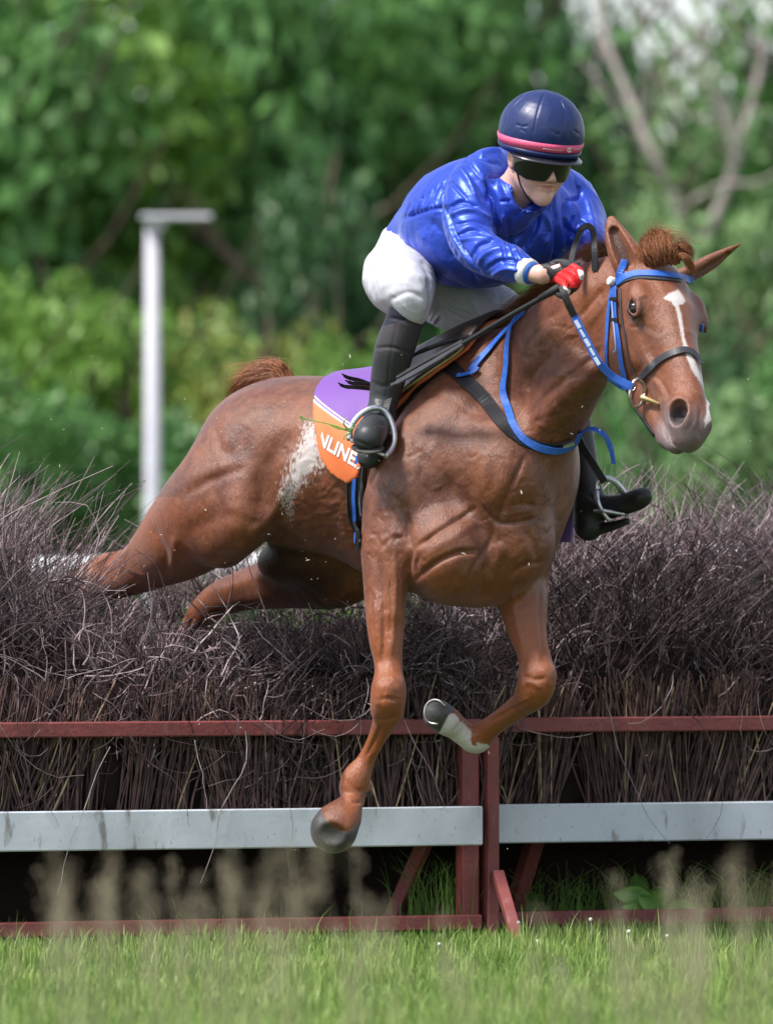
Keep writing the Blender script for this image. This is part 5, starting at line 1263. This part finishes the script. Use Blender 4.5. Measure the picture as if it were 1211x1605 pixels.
body.add(JC([(0, -.03, -.02), (-.02, -.10, -.05), (-.03, -.17, -.11)], [.055, .054, .065]), .03)
tor = [(648, 374, 24, 24.45), (665, 366, 50, 24.42), (700, 352, 62, 24.34), (735, 335, 68, 24.24), (775, 320, 66, 24.16), (820, 312, 50, 24.14)]
body.add(limb(tor), .04)
armR = [(760, 275, 26, 24.05), (742, 305, 26, 23.99), (738, 350, 25, 23.93), (748, 388, 22, 23.86), (775, 408, 20, 23.80), (805, 420, 16, 23.74), (832, 429, 12.5, 23.70), (848, 431, 15, 23.69)]
body.add(limb(armR), .03)
armL = [(850, 305, 26, 24.2), (895, 315, 24, 24.27), (915, 350, 22, 24.22), (922, 388, 18, 24.14), (915, 415, 13, 24.06), (905, 425, 14, 24.0)]
body.add(limb(armL), .03)
body.add(limb([(630, 415, 46, 24.42), (622, 438, 44, 24.22), (640, 455, 33, 24.06), (641, 478, 21, 24.05), (624, 530, 21, 24.07), (610, 585, 19, 24.10), (598, 642, 14, 24.10), (583, 678, 15, 24.0)]), .03)
body.add(limb([(670, 425, 46, 24.55), (735, 475, 40, 24.45), (800, 505, 32, 24.42), (850, 545, 30, 24.5), (890, 640, 22, 24.62), (915, 760, 13, 24.6), (945, 795, 10, 24.55)]), .03)
# hands (inside the gloves)
def hand(ops, palm, fingers, thumb, r=.0088, k=.004):
    ops.add(caps([P(*p[:3]) for p in palm], [p[3] for p in palm], (nrm([.1, .9, .5]), .75)), .012)
    for f in fingers + [thumb]: ops.add(caps(spline([P(*p) for p in f], 3), np.linspace(r, r * .86, (len(f) - 1) * 3 + 1)), k)
palmR = [(840, 428, 23.70, .021), (858, 427, 23.685, .026), (876, 430, 23.67, .024)]
fingR = [[(880, 416, 23.665), (898, 418, 23.62), (909, 430, 23.61), (905, 444, 23.63), (894, 446, 23.66)],
         [(882, 424, 23.66), (897, 428, 23.605), (906, 441, 23.60), (899, 453, 23.625), (888, 452, 23.66)],
         [(879, 432, 23.655), (892, 438, 23.60), (898, 450, 23.595), (890, 459, 23.62), (880, 456, 23.66)],
         [(874, 439, 23.655), (884, 447, 23.605), (887, 458, 23.60), (880, 464, 23.625), (871, 459, 23.66)]]
thR = [(858, 419, 23.69), (872, 411, 23.675), (890, 412, 23.65), (905, 418, 23.62), (911, 431, 23.60)]
palmL = [(915, 415, 24.06, .022), (905, 425, 24.02, .026), (898, 436, 23.99, .024)]
fingL = [[(900 + 4 * i, 428 + 2 * i, 23.98 + .02 * i), (890 + 4 * i, 436 + 2 * i, 23.95 + .02 * i), (885 + 4 * i, 446 + 2 * i, 23.96 + .02 * i), (890 + 4 * i, 452 + 2 * i, 23.99 + .02 * i)] for i in range(4)]
thL = [(912, 420, 24.02), (903, 416, 23.98), (893, 424, 23.95), (888, 434, 23.94)]
hand(body, palmR, fingR, thR, .0076); hand(body, palmL, fingL, thL, .0076)
lo, hi = body.bbox()
Vc, Fc = mesh_field(body, lo, hi, .006, 5); headbox = lambda X: (X - J(0, -.10, -.03)) @ hU
Vf, Ff = mesh_field(body, J(0, 0, 0) - .17, J(0, 0, 0) + .16, .0022, 5)
Fc = Fc[(headbox(Vc)[Fc] < .004).all(1)]; Ff = Ff[(headbox(Vf)[Ff] > -.003).all(1)]
Vj = np.concatenate([Vc, Vf]); Fj = np.concatenate([Fc, Ff + len(Vc)])
us = np.zeros(len(Vj), bool); us[Fj.ravel()] = True; rm = np.cumsum(us) - 1; Vj = Vj[us]; Fj = rm[Fj]
me = mesh_np('person_body', Vj, Fj); q = (Vj - HO2) @ HR.T
attr(me, 'lips', np.exp(-((q[:, 0] / .020) ** 4 + ((q[:, 1] + .0795) / .0085) ** 4)) * (q[:, 2] > .06) * .8)
link('body', me, M_SKIN, JO)
print('jbody', round(time.time() - T0, 1))

# ---- jacket
jk = Ops()
jk.add(limb([(642, 372, 38, 24.46), (664, 362, 52, 24.43), (695, 358, 72, 24.36), (728, 353, 99, 24.27), (768, 347, 101, 24.20), (800, 350, 90, 24.19)]), .05)
jk.add(limb([(830, 345, 78, 24.22), (872, 350, 62, 24.26), (900, 352, 50, 24.28)]), .05)
jk.add(limb([(770, 262, 30, 24.14), (800, 268, 34, 24.12), (835, 288, 34, 24.08)]), .05)
jk.add(limb([(765, 268, 36, 24.07), (742, 295, 42, 24.0), (736, 342, 43, 23.94), (744, 384, 36, 23.87), (768, 402, 33, 23.81), (798, 414, 29, 23.755), (818, 422, 21, 23.72), (826, 426, 16, 23.712)]), .022)
jk.add(limb([(868, 290, 34, 24.22), (898, 308, 34, 24.27), (914, 345, 31, 24.22), (924, 384, 26, 24.13), (918, 412, 18, 24.07)]), .022)
jk.add(JC([(-.005, -.118, -.018), (-.03, -.17, -.09)], [.068, .085]), .02)
jk.cut(JC([(.0, -.060, .012), (-.008, -.112, -.002)], [.070, .056]), .010)
jk.cut(JC([(.0, -.11, .06), (.01, -.16, .05)], [.030, .006]), .02)
JS = [(z1([(545, 370), (600, 440), (650, 500), (645, 570)]), 5, -7), (z1([(560, 420), (610, 480), (640, 540)]), 5, 5), (z1([(640, 455), (700, 448), (745, 440)]), 4, -6), (z1([(600, 352), (680, 330), (715, 345)]), 6, 5), (z1([(560, 345), (640, 380), (700, 400)]), 5, -4),
 (z1([(735, 440), (765, 520), (805, 590), (860, 600)]), 5, -9), (z1([(700, 460), (735, 540), (780, 620)]), 6, 5), (z1([(645, 470), (682, 600), (690, 715)]), 5, -12), (z1([(455, 590), (475, 680), (510, 750), (570, 840), (612, 892)]), 5, -12),
 (z1([(460, 595), (530, 562), (605, 590)]), 4, -8), (z1([(465, 632), (560, 602), (650, 640)]), 6, 7), (z1([(500, 722), (580, 690), (680, 722)]), 4, -7), (z1([(490, 670), (590, 655), (660, 680)]), 4, -4), (z1([(500, 745), (590, 730), (680, 735)]), 5, 5),
 (z1([(572, 822), (600, 765), (680, 735)]), 4, -8), (z1([(600, 852), (640, 800), (720, 775), (800, 800)]), 6, 6), (z1([(640, 872), (700, 830), (770, 830), (800, 850)]), 4, -6), (z1([(660, 905), (720, 870), (790, 880)]), 5, 5), (z1([(740, 760), (765, 800), (790, 860)]), 3.5, -5), (z1([(700, 750), (720, 790), (715, 850)]), 4, -4),
 (z1([(265, 640), (340, 612), (430, 592), (455, 625)]), 4, -7), (z1([(340, 690), (410, 790), (520, 890)]), 16, 7), (z1([(272, 745), (350, 850), (460, 925), (560, 960)]), 7, -6), (z1([(380, 640), (450, 720), (520, 820)]), 9, -4), (z1([(265, 700), (300, 800), (400, 890)]), 5, 4),
 (z1([(740, 640), (747, 740), (722, 765)]), 4, -7), (z1([(715, 620), (722, 700)]), 5, 6), (z1([(700, 565), (752, 560)]), 3.5, -5), (z1([(880, 602), (860, 700), (790, 800)]), 6, -8), (z1([(905, 620), (930, 700), (905, 765)]), 5, 6), (z1([(830, 640), (800, 720), (760, 770)]), 7, 5),
 (z1([(945, 560), (955, 760), (930, 845)]), 4, -6), (z1([(1000, 565), (990, 640), (1012, 705)]), 5, -7), (z1([(1020, 560), (1030, 640)]), 5, 6), (z1([(1040, 455), (1062, 540), (1000, 562)]), 4, -6), (z1([(1010, 680), (1060, 765), (1050, 850)]), 5, -9), (z1([(1060, 650), (1112, 705)]), 4, -5), (z1([(1090, 540), (1120, 640), (1130, 720)]), 6, 4), (z1([(960, 600), (975, 700), (985, 800)]), 6, 4),
 (z1([(510, 400), (560, 470), (600, 560)]), 7, 5), (z1([(470, 470), (520, 520), (560, 560)]), 4, -5), (z1([(440, 500), (455, 560)]), 4, -4), (z1([(600, 300), (560, 340), (545, 390)]), 5, -4), (z1([(480, 790), (540, 850), (600, 930)]), 5, -5), (z1([(620, 930), (680, 915), (740, 920)]), 4, -3),
 (z1([(800, 810), (820, 850), (815, 930)]), 3, -4), (z1([(760, 640), (800, 610), (850, 620)]), 5, -5)]
JS += [(z1([(266 + 24 * i + (i * 7 % 5), 640 - 9 * i), (284 + 26 * i, 600 - 16 * i + (i * 5 % 3) * 12), (300 + 27 * i, 570 - 17 * i)]), 2.4, -3.2 - (i % 3)) for i in range(7)]
garment('jacket', jk, .0036, M_SATIN, [(p, w * .7, h * 1.45) for p, w, h in JS], noise_amp=.0010, rel=1, crs=(.0032, 6.4, (.75, .1, -.65), 3.3, True))
# collar flap, cuffs, hem
a, b_ = P(822, 424.5, 23.716), P(831, 428, 23.702); ax = nrm(b_ - a)
m = MB(); m.tube([a - ax * .006, a, b_, b_ + ax * .001], [.0385, .0410, .0385, .028], 20); m.build('cuff', wht, JO, smooth=True)
m = MB(); m.tube([b_ - ax * .003, b_ + ax * .007, b_ + ax * .010], [.034, .0325, .024], 20); m.build('cuff_band', blue, JO, smooth=True)

# ---- breeches
br_ = Ops()
br_.add(limb([(648, 412, 58, 24.50), (640, 420, 60, 24.44), (626, 434, 58, 24.28), (632, 448, 50, 24.12), (642, 458, 38, 24.04), (645, 478, 30, 24.035), (642, 492, 25, 24.05)]), .04)
br_.add(limb([(670, 425, 58, 24.58), (700, 452, 60, 24.50), (745, 478, 52, 24.45), (790, 497, 40, 24.42), (845, 540, 34, 24.52), (868, 590, 28, 24.58), (885, 640, 24, 24.62)]), .04)
br_.add(limb([(640, 388, 44, 24.48), (665, 380, 46, 24.46)]), .04)
BSR = [([(672, 440), (676, 470), (668, 505)], 4, -6), ([(660, 405), (672, 430), (676, 455)], 5, -4), ([(600, 400), (630, 385), (655, 392)], 6, -3), ([(612, 470), (640, 458), (664, 468)], 4, -4), ([(600, 450), (640, 430), (668, 440)], 6, 3), ([(585, 400), (600, 440), (600, 480)], 8, 3)]
BSR += [([(682 + 2 * i, 452 + 5 * i), (705 + 7 * i, 470 + 7 * i), (722 + 10 * i, 480 + 9 * i)], 2.6, (-4.5, 3)[i % 2]) for i in range(7)] + [([(690, 462 + 9 * i), (678, 480 + 9 * i), (672, 500 + 8 * i)], 2.6, (-4, 3)[i % 2]) for i in range(5)]
garment('breeches', br_, .0044, M_BREECH, [(p, w, h * 1.3) for p, w, h in BSR], noise_amp=.0010, nsc=18, rel=1, crs=(.0034, 11, (.6, .1, -.8), 8.1))

# ---- right boot, knee band
bt = Ops(); bt.add(limb([(641, 478, 30.5, 24.05), (633, 505, 29.5, 24.06), (624, 530, 31, 24.07), (617, 552, 31, 24.08), (610, 585, 28.5, 24.10), (603, 618, 24.5, 24.11), (598, 642, 21, 24.10), (595, 656, 22, 24.09)]), .02)
bt.add(limb([(596, 652, 22, 24.10), (588, 668, 24, 24.04), (580, 680, 25, 23.975), (577, 686, 24, 23.95)]), .02)
bt.add(limb([(590, 676, 20, 24.11), (584, 704, 19, 24.10), (578, 716, 19, 24.08)]), .018)
bt.cut(limb([(545, 700, 2.6, 23.92), (575, 706, 3, 23.93), (606, 716, 3, 23.98)]), .006)
def band_attr(me, Vv, Nm):
    x, y = to_px(Vv); t = (y - 478) + (x - 640) * .28; attr(me, 'tt', t)
m, nt, b = mat_new('racing_boot'); Nn, Ll = nt.nodes, nt.links; tc = Nn.new('ShaderNodeTexCoord')
tA = at_('tt'); c = mixc(mth('LESS_THAN', tA, 22.0), mixc(mth('LESS_THAN', tA, 68.0), (.030, .032, .036), (.040, .034, .042)), (.007, .007, .020)); Ll.new(c, b.inputs['Base Color'])
b.inputs['Roughness'].default_value = .48; bp = Nn.new('ShaderNodeBump'); bp.inputs['Strength'].default_value = .25; bp.inputs['Distance'].default_value = .003; Ll.new(noi(70, 5), bp.inputs['Height']); Ll.new(bp.outputs[0], b.inputs['Normal']); M_RB = m
garment('boot', bt, .0038, M_RB, [([(605, 498), (630, 502), (660, 516)], 2.5, -2.5), ([(586, 546), (615, 545), (647, 556)], 2.5, -3), ([(622, 505), (612, 560), (604, 630)], 2.0, -1.6), ([(578, 640), (596, 648), (614, 646)], 4, -4), ([(582, 628), (600, 634), (618, 630)], 4, 3), ([(585, 600), (600, 606), (625, 598)], 4, -2.5), ([(555, 690), (580, 700), (606, 708)], 3, -3), ([(556, 668), (580, 660), (604, 668)], 3, -3), ([(556, 722), (580, 728), (600, 716)], 3, 2)], band_attr)
so = Ops(); so.add(ell(P(576, 702, 23.965), [nrm([.5, -.8, -.2]), nrm([.86, .48, .2]), nrm(np.cross([.5, -.8, -.2], [.86, .48, .2]))], (.062, .044, .0085)), .01); lo, hi = so.bbox(); Vv, Ff = mesh_field(so, lo, hi, .004, 4); link('boot_sole', mesh_np('boot_sole', Vv, Ff), mat('sole_grey', (.05, .047, .042), rough=.7), JO)
# ---- left boot
bl = Ops(); bl.add(limb([(885, 600, 26, 24.62), (898, 650, 26, 24.62), (908, 700, 25, 24.62), (917, 745, 22, 24.60), (922, 780, 24, 24.59), (922, 815, 25, 24.58), (922, 826, 22, 24.57)]), .02)
bl.add(limb([(925, 790, 24, 24.58), (950, 795, 19, 24.54), (978, 790, 17, 24.5), (1000, 782, 17, 24.46), (1008, 778, 14, 24.45)]), .02)
bl.add(caps([P(922, 832, 24.58), P(955, 826, 24.53), P(982, 817, 24.49)], [.016, .015, .010]), .012)
garment('boot', bl, .0045, M_BOOT, [([(945, 812), (975, 806), (1000, 798)], 3, -4), ([(920, 775), (935, 785), (950, 782)], 4, -4)])
# ---- gloves
gl = Ops(); hand(gl, [(p[0], p[1], p[2], p[3] + .0025) for p in palmR], fingR, thR, .0098)
m, nt, b = mat_new('racing_glove'); Nn, Ll = nt.nodes, nt.links; b.inputs['Roughness'].default_value = .6
ga = at_('g'); c = mixc(mth('GREATER_THAN', ga, .5), (.016, .016, .018), (.62, .010, .014)); c = mixc(mth('GREATER_THAN', ga, 1.5), c, (.65, .66, .62)); Ll.new(c, b.inputs['Base Color'])
def gattr(me, Vv, Nm):
    x, y = to_px(Vv); g = np.zeros(len(x))
    g[(region(x, y, [(862, 442), (872, 428), (886, 420), (898, 412), (912, 420), (914, 440), (905, 452), (890, 450), (876, 452)]) > 0)] = 1
    g[region(x, y, [(904, 422), (914, 424), (916, 440), (908, 438)]) > 0] = 2
    g[region(x, y, [(846, 446), (852, 440), (862, 448), (868, 462), (858, 466)]) > 0] = 2
    g[region(x, y, [(874, 452), (884, 448), (894, 456), (892, 462), (882, 456)]) > 0] = 2
    g[region(x, y, [(862, 418), (876, 413), (878, 417), (866, 422)]) > 0] = 2
    attr(me, 'g', g)
garment('glove', gl, .0022, m, [([(852, 418), (860, 430), (858, 444)], 2, -1.2), ([(866, 416), (872, 428)], 2, 1.2)], gattr)
gl = Ops(); hand(gl, [(p[0], p[1], p[2], p[3] + .0025) for p in palmL], fingL, thL, .0098); garment('glove', gl, .0035, mat('glove_black', (.016, .016, .018), rough=.6))

# ---- helmet with silk cover
M_CAP = mat('navy_satin', (.010, .022, .105), rough=.40, spec=.45)
HC_, HRd = (0, .070, .004), (.1235, .1195, .128)
hm = Ops(); hm.add(JE(*HC_, HRd), .01); hm.cut(JE(0, -.062, .02, (.30, .088, .30)), .012); hm.cut(JE(0, -.03, .0, (.085, .09, .10)), .01)
hs = []
for az in np.radians([-150, -90, -40, 10, 60, 120]):
    c0 = [J(*(np.array(HC_) + np.array([HRd[0] * math.sin(az) * math.cos(el), HRd[1] * math.sin(el), HRd[2] * math.cos(az) * math.cos(el)]))) for el in np.linspace(.05, 1.5, 7)]
    px_, py_ = to_px(np.array(c0)); hs.append((list(zip(px_, py_)), 1.15, -2.6))
hs += [(z1([(770, 215), (800, 225), (830, 222)]), 1.8, -2.2), (z1([(790, 235), (815, 250)]), 1.8, -2), (z1([(930, 240), (960, 262), (975, 250)]), 2, -1.2), (z1([(1030, 240), (1060, 262)]), 2, -1.2)]
garment('helmet', hm, .0028, M_CAP, hs, noise_amp=.0004, nsc=30, crs=(.0005, 22, (.3, .1, .9), 1.7))
def ring(u0, u1, out, a0=-math.pi, a1=math.pi, n=64, du=0, prof=None):
    rows = []
    for a in np.linspace(a0, a1, n):
        col = []
        for u, o in ((u0, 0), (u0, out), ((u0 + u1) / 2, out * 1.15), (u1, out), (u1, 0)):
            k = math.sqrt(max(0, 1 - ((u - HC_[1]) / HRd[1]) ** 2)); uu = u + du * math.cos(a)
            col.append(J(HC_[0] + (HRd[0] * k + o) * math.sin(a), uu, HC_[2] + (HRd[2] * k + o) * math.cos(a)))
        rows.append(col)
    return rows
pink = mat('pink_band', (.72, .10, .22), rough=.5, noise=.1, nscale=120)
m = MB(); m.grid(ring(.028, .053, .0028)); m.build('headband', pink, JO, smooth=True)
m = MB(); m.grid(ring(.010, .0275, .006, du=-.002)); m.build('helmet_rim', M_CAP, JO, smooth=True)
# band mark : small white emblem and fine lettering line
m = MB()
def bandpt(a, u, o): k = math.sqrt(1 - ((u - HC_[1]) / HRd[1]) ** 2); return J(HC_[0] + (HRd[0] * k + o) * math.sin(a), u, HC_[2] + (HRd[2] * k + o) * math.cos(a))
c = bandpt(.25, .040, .0045); m.tube([c + .0062 * (math.cos(q) * hL + math.sin(q) * hU) for q in np.linspace(.6, 5.8, 12)], .0016, 5)
m.tube([c - .001 * hU, c + .005 * hU + .002 * hL], .0016, 5); m.build('emblem', wht, JO)
m = MB()
for i in range(9): m.tube([bandpt(-.42 + .055 * i, .0375, .0040), bandpt(-.395 + .055 * i, .0375, .0040)], .0012, 4)
for i in range(5): m.tube([bandpt(.40 + .06 * i, .042, .0040), bandpt(.43 + .06 * i, .042, .0040)], .0010, 4)
tag(m.build('lettering', wht, JO), kind='stuff')
# peak
rows = []
for a in np.linspace(-1.15, 1.15, 30):
    e = .020 * math.cos(a * 1.25) ** .8 if abs(a) < 1.2 else 0; k = .985
    p0 = J(HRd[0] * k * .93 * math.sin(a), .010, HC_[2] + HRd[2] * k * .93 * math.cos(a)); p1 = J((HRd[0] + e) * .96 * math.sin(a), .004 - e * .25, HC_[2] + (HRd[2] + e) * .96 * math.cos(a)); dn = -hU * .004
    rows.append([p0, p1, p1 + dn, p0 + dn * 1.5])
m = MB(); m.grid(rows, closed=True); m.build('peak', mat('peak_dark', (.02, .018, .03), rough=.3, coat=.3), JO, smooth=True)
# harness and chin strap
m = MB(); m.tube([J(-.080, -.0, .012), J(-.073, -.045, .022), J(-.060, -.085, .035), J(-.036, -.122, .050), J(0, -.136, .060), J(.036, -.122, .050), J(.060, -.085, .035), J(.080, 0, .02)], .0042, 6); m.build('chin_strap', blk, JO, smooth=True)
# goggles
lens = mat('goggle_lens', (.006, .006, .010), rough=.06, spec=.5, coat=.3)
def lensf(X):
    q = (X - HO2) @ HR.T; c = np.array([0, -.016, .008]); rd = np.array([.0885, .125, .1035]); w = q - c
    k0 = np.sqrt(((w / rd) ** 2).sum(1)); k1 = np.sqrt(((w / rd ** 2) ** 2).sum(1)); F = np.abs(k0 * (k0 - 1) / np.maximum(k1, 1e-6) - .001) - .0022
    ang = np.arctan2(np.abs(q[:, 0]), q[:, 2]); top = .006 - .012 * np.clip(ang - .6, 0, 1); bot = -.061 + .038 * np.exp(-(q[:, 0] / .013) ** 2) + .022 * np.clip(ang - .75, 0, 1) * 1.5
    R_ = np.maximum(q[:, 1] - top, bot - q[:, 1]); R_ = np.maximum(R_, (ang - 1.25) * .08)
    return np.maximum(F, R_).astype(np.float32)
Vg, Fg = mesh_field(lensf, J(0, 0, 0) - .12, J(0, 0, 0) + .13, .0016, 4); g_ = link('goggles', mesh_np('goggles', Vg, Fg), lens, JO)
m = MB(); m.tube([J(-.076, -.004, .045), J(-.084, .004, .01), J(-.088, .012, -.03), J(-.08, .02, -.08)], .007, 6); m.build('goggle_strap', blk, JO, smooth=True)
m = MB(); c = J(-.052, -.006, .088); nn = nrm(-hL * .5 + hN); u1 = nrm(np.cross(hU, nn)); m.box(c, (.0085, .0040, .0006), R=[u1 * .9 - hU * .4, hU * .9 + u1 * .4, nn]); m.build('lens_mark', mat('mark_grey', (.5, .5, .52), rough=.4), JO)
# hair edge at the nape
print('jockey', round(time.time() - T0, 1))

# ---- whip
WH = empty('riding_whip', tuple(P(720, 540, 23.9)), 'long black riding whip held in the red glove across the saddle', 'whip')
m = MB(); S = spline([P(880, 448, 23.64), P(862, 459, 23.66), P(800, 494, 23.74), P(730, 536, 23.84), P(680, 566, 23.90)], 5); m.tube(S, list(np.linspace(.0085, .0075, len(S))), 10); m.build('shaft', blk, WH, smooth=True)
m = MB(); m.tube([P(880, 448, 23.64), P(866, 456, 23.655), P(845, 468, 23.68)], [.012, .0115, .009], 10); m.build('grip', mat('whip_grip', (.02, .02, .022), rough=.7), WH, smooth=True)
one('flap', [(725, 540, 23.835), (690, 561, 23.88), (650, 584, 23.93), (625, 598, 23.96), (613, 604, 23.975)], [.012, .017, .019, .018, .012], grey_l, WH, nfix=(-.3, -.8, .5), thick=.008)
one('flap', [(725, 534, 23.85), (690, 553, 23.89), (650, 575, 23.94), (622, 592, 23.97)], [.012, .014, .014, .012], blk, WH, nfix=(-.3, -.8, .5), thick=.007)
# grass caught on the stirrup
gg = mat('fresh_grass', (.16, .30, .05), rough=.5)
m = MB()
for pts in ([(548, 676, 23.95), (520, 666, 23.95), (495, 660, 23.96), (478, 657, 23.97)], [(552, 672, 23.94), (530, 672, 23.93), (512, 664, 23.94)], [(550, 678, 23.94), (540, 684, 23.93), (538, 690, 23.93)], [(545, 674, 23.94), (538, 662, 23.93), (545, 655, 23.93)], [(478, 657, 23.97), (470, 652, 23.97), (476, 662, 23.97)], [(548, 676, 23.94), (556, 668, 23.93), (550, 662, 23.93)]):
    S = spline([P(*p) for p in pts], 4); m.tube(S, list(np.linspace(.003, .0015, len(S))), 5)
tag(m.build('grass_sprig', gg), 'torn green grass sprig caught on the near stirrup', 'grass')
# flying bits of turf and twig
r = np.random.RandomState(99); m = MB()
for i in range(230):
    px = r.uniform(60, 640) if i % 3 else r.uniform(380, 1180); py = r.uniform(520, 1350) if i % 2 else r.uniform(620, 960); d = r.uniform(23.3, 24.8); c = P(px, py, d); s_ = r.uniform(.0010, .0032) * (1 if i % 9 else 2.0)
    q = nrm(r.normal(size=3)); u1 = nrm(np.cross(q, r.normal(size=3))); v1 = np.cross(q, u1)
    k_ = r.uniform(.5, 2.4); m.add([c + s_ * (q * a_ * k_ + u1 * b_ + v1 * e_) for a_, b_, e_ in ((1, .1, 0), (-.2, r.uniform(.2, .8), .2), (-1, 0, 0), (.1, -r.uniform(.2, .8), -.2), (0, 0, .5))], [(0, 1, 4), (1, 2, 4), (2, 3, 4), (3, 0, 4), (0, 3, 2, 1)])
tag(m.build('flying_debris', mat('straw_bits', (.55, .50, .42), rough=.8)), 'small pale bits of twig and turf flying around the leaping horse', 'debris', kind='stuff')
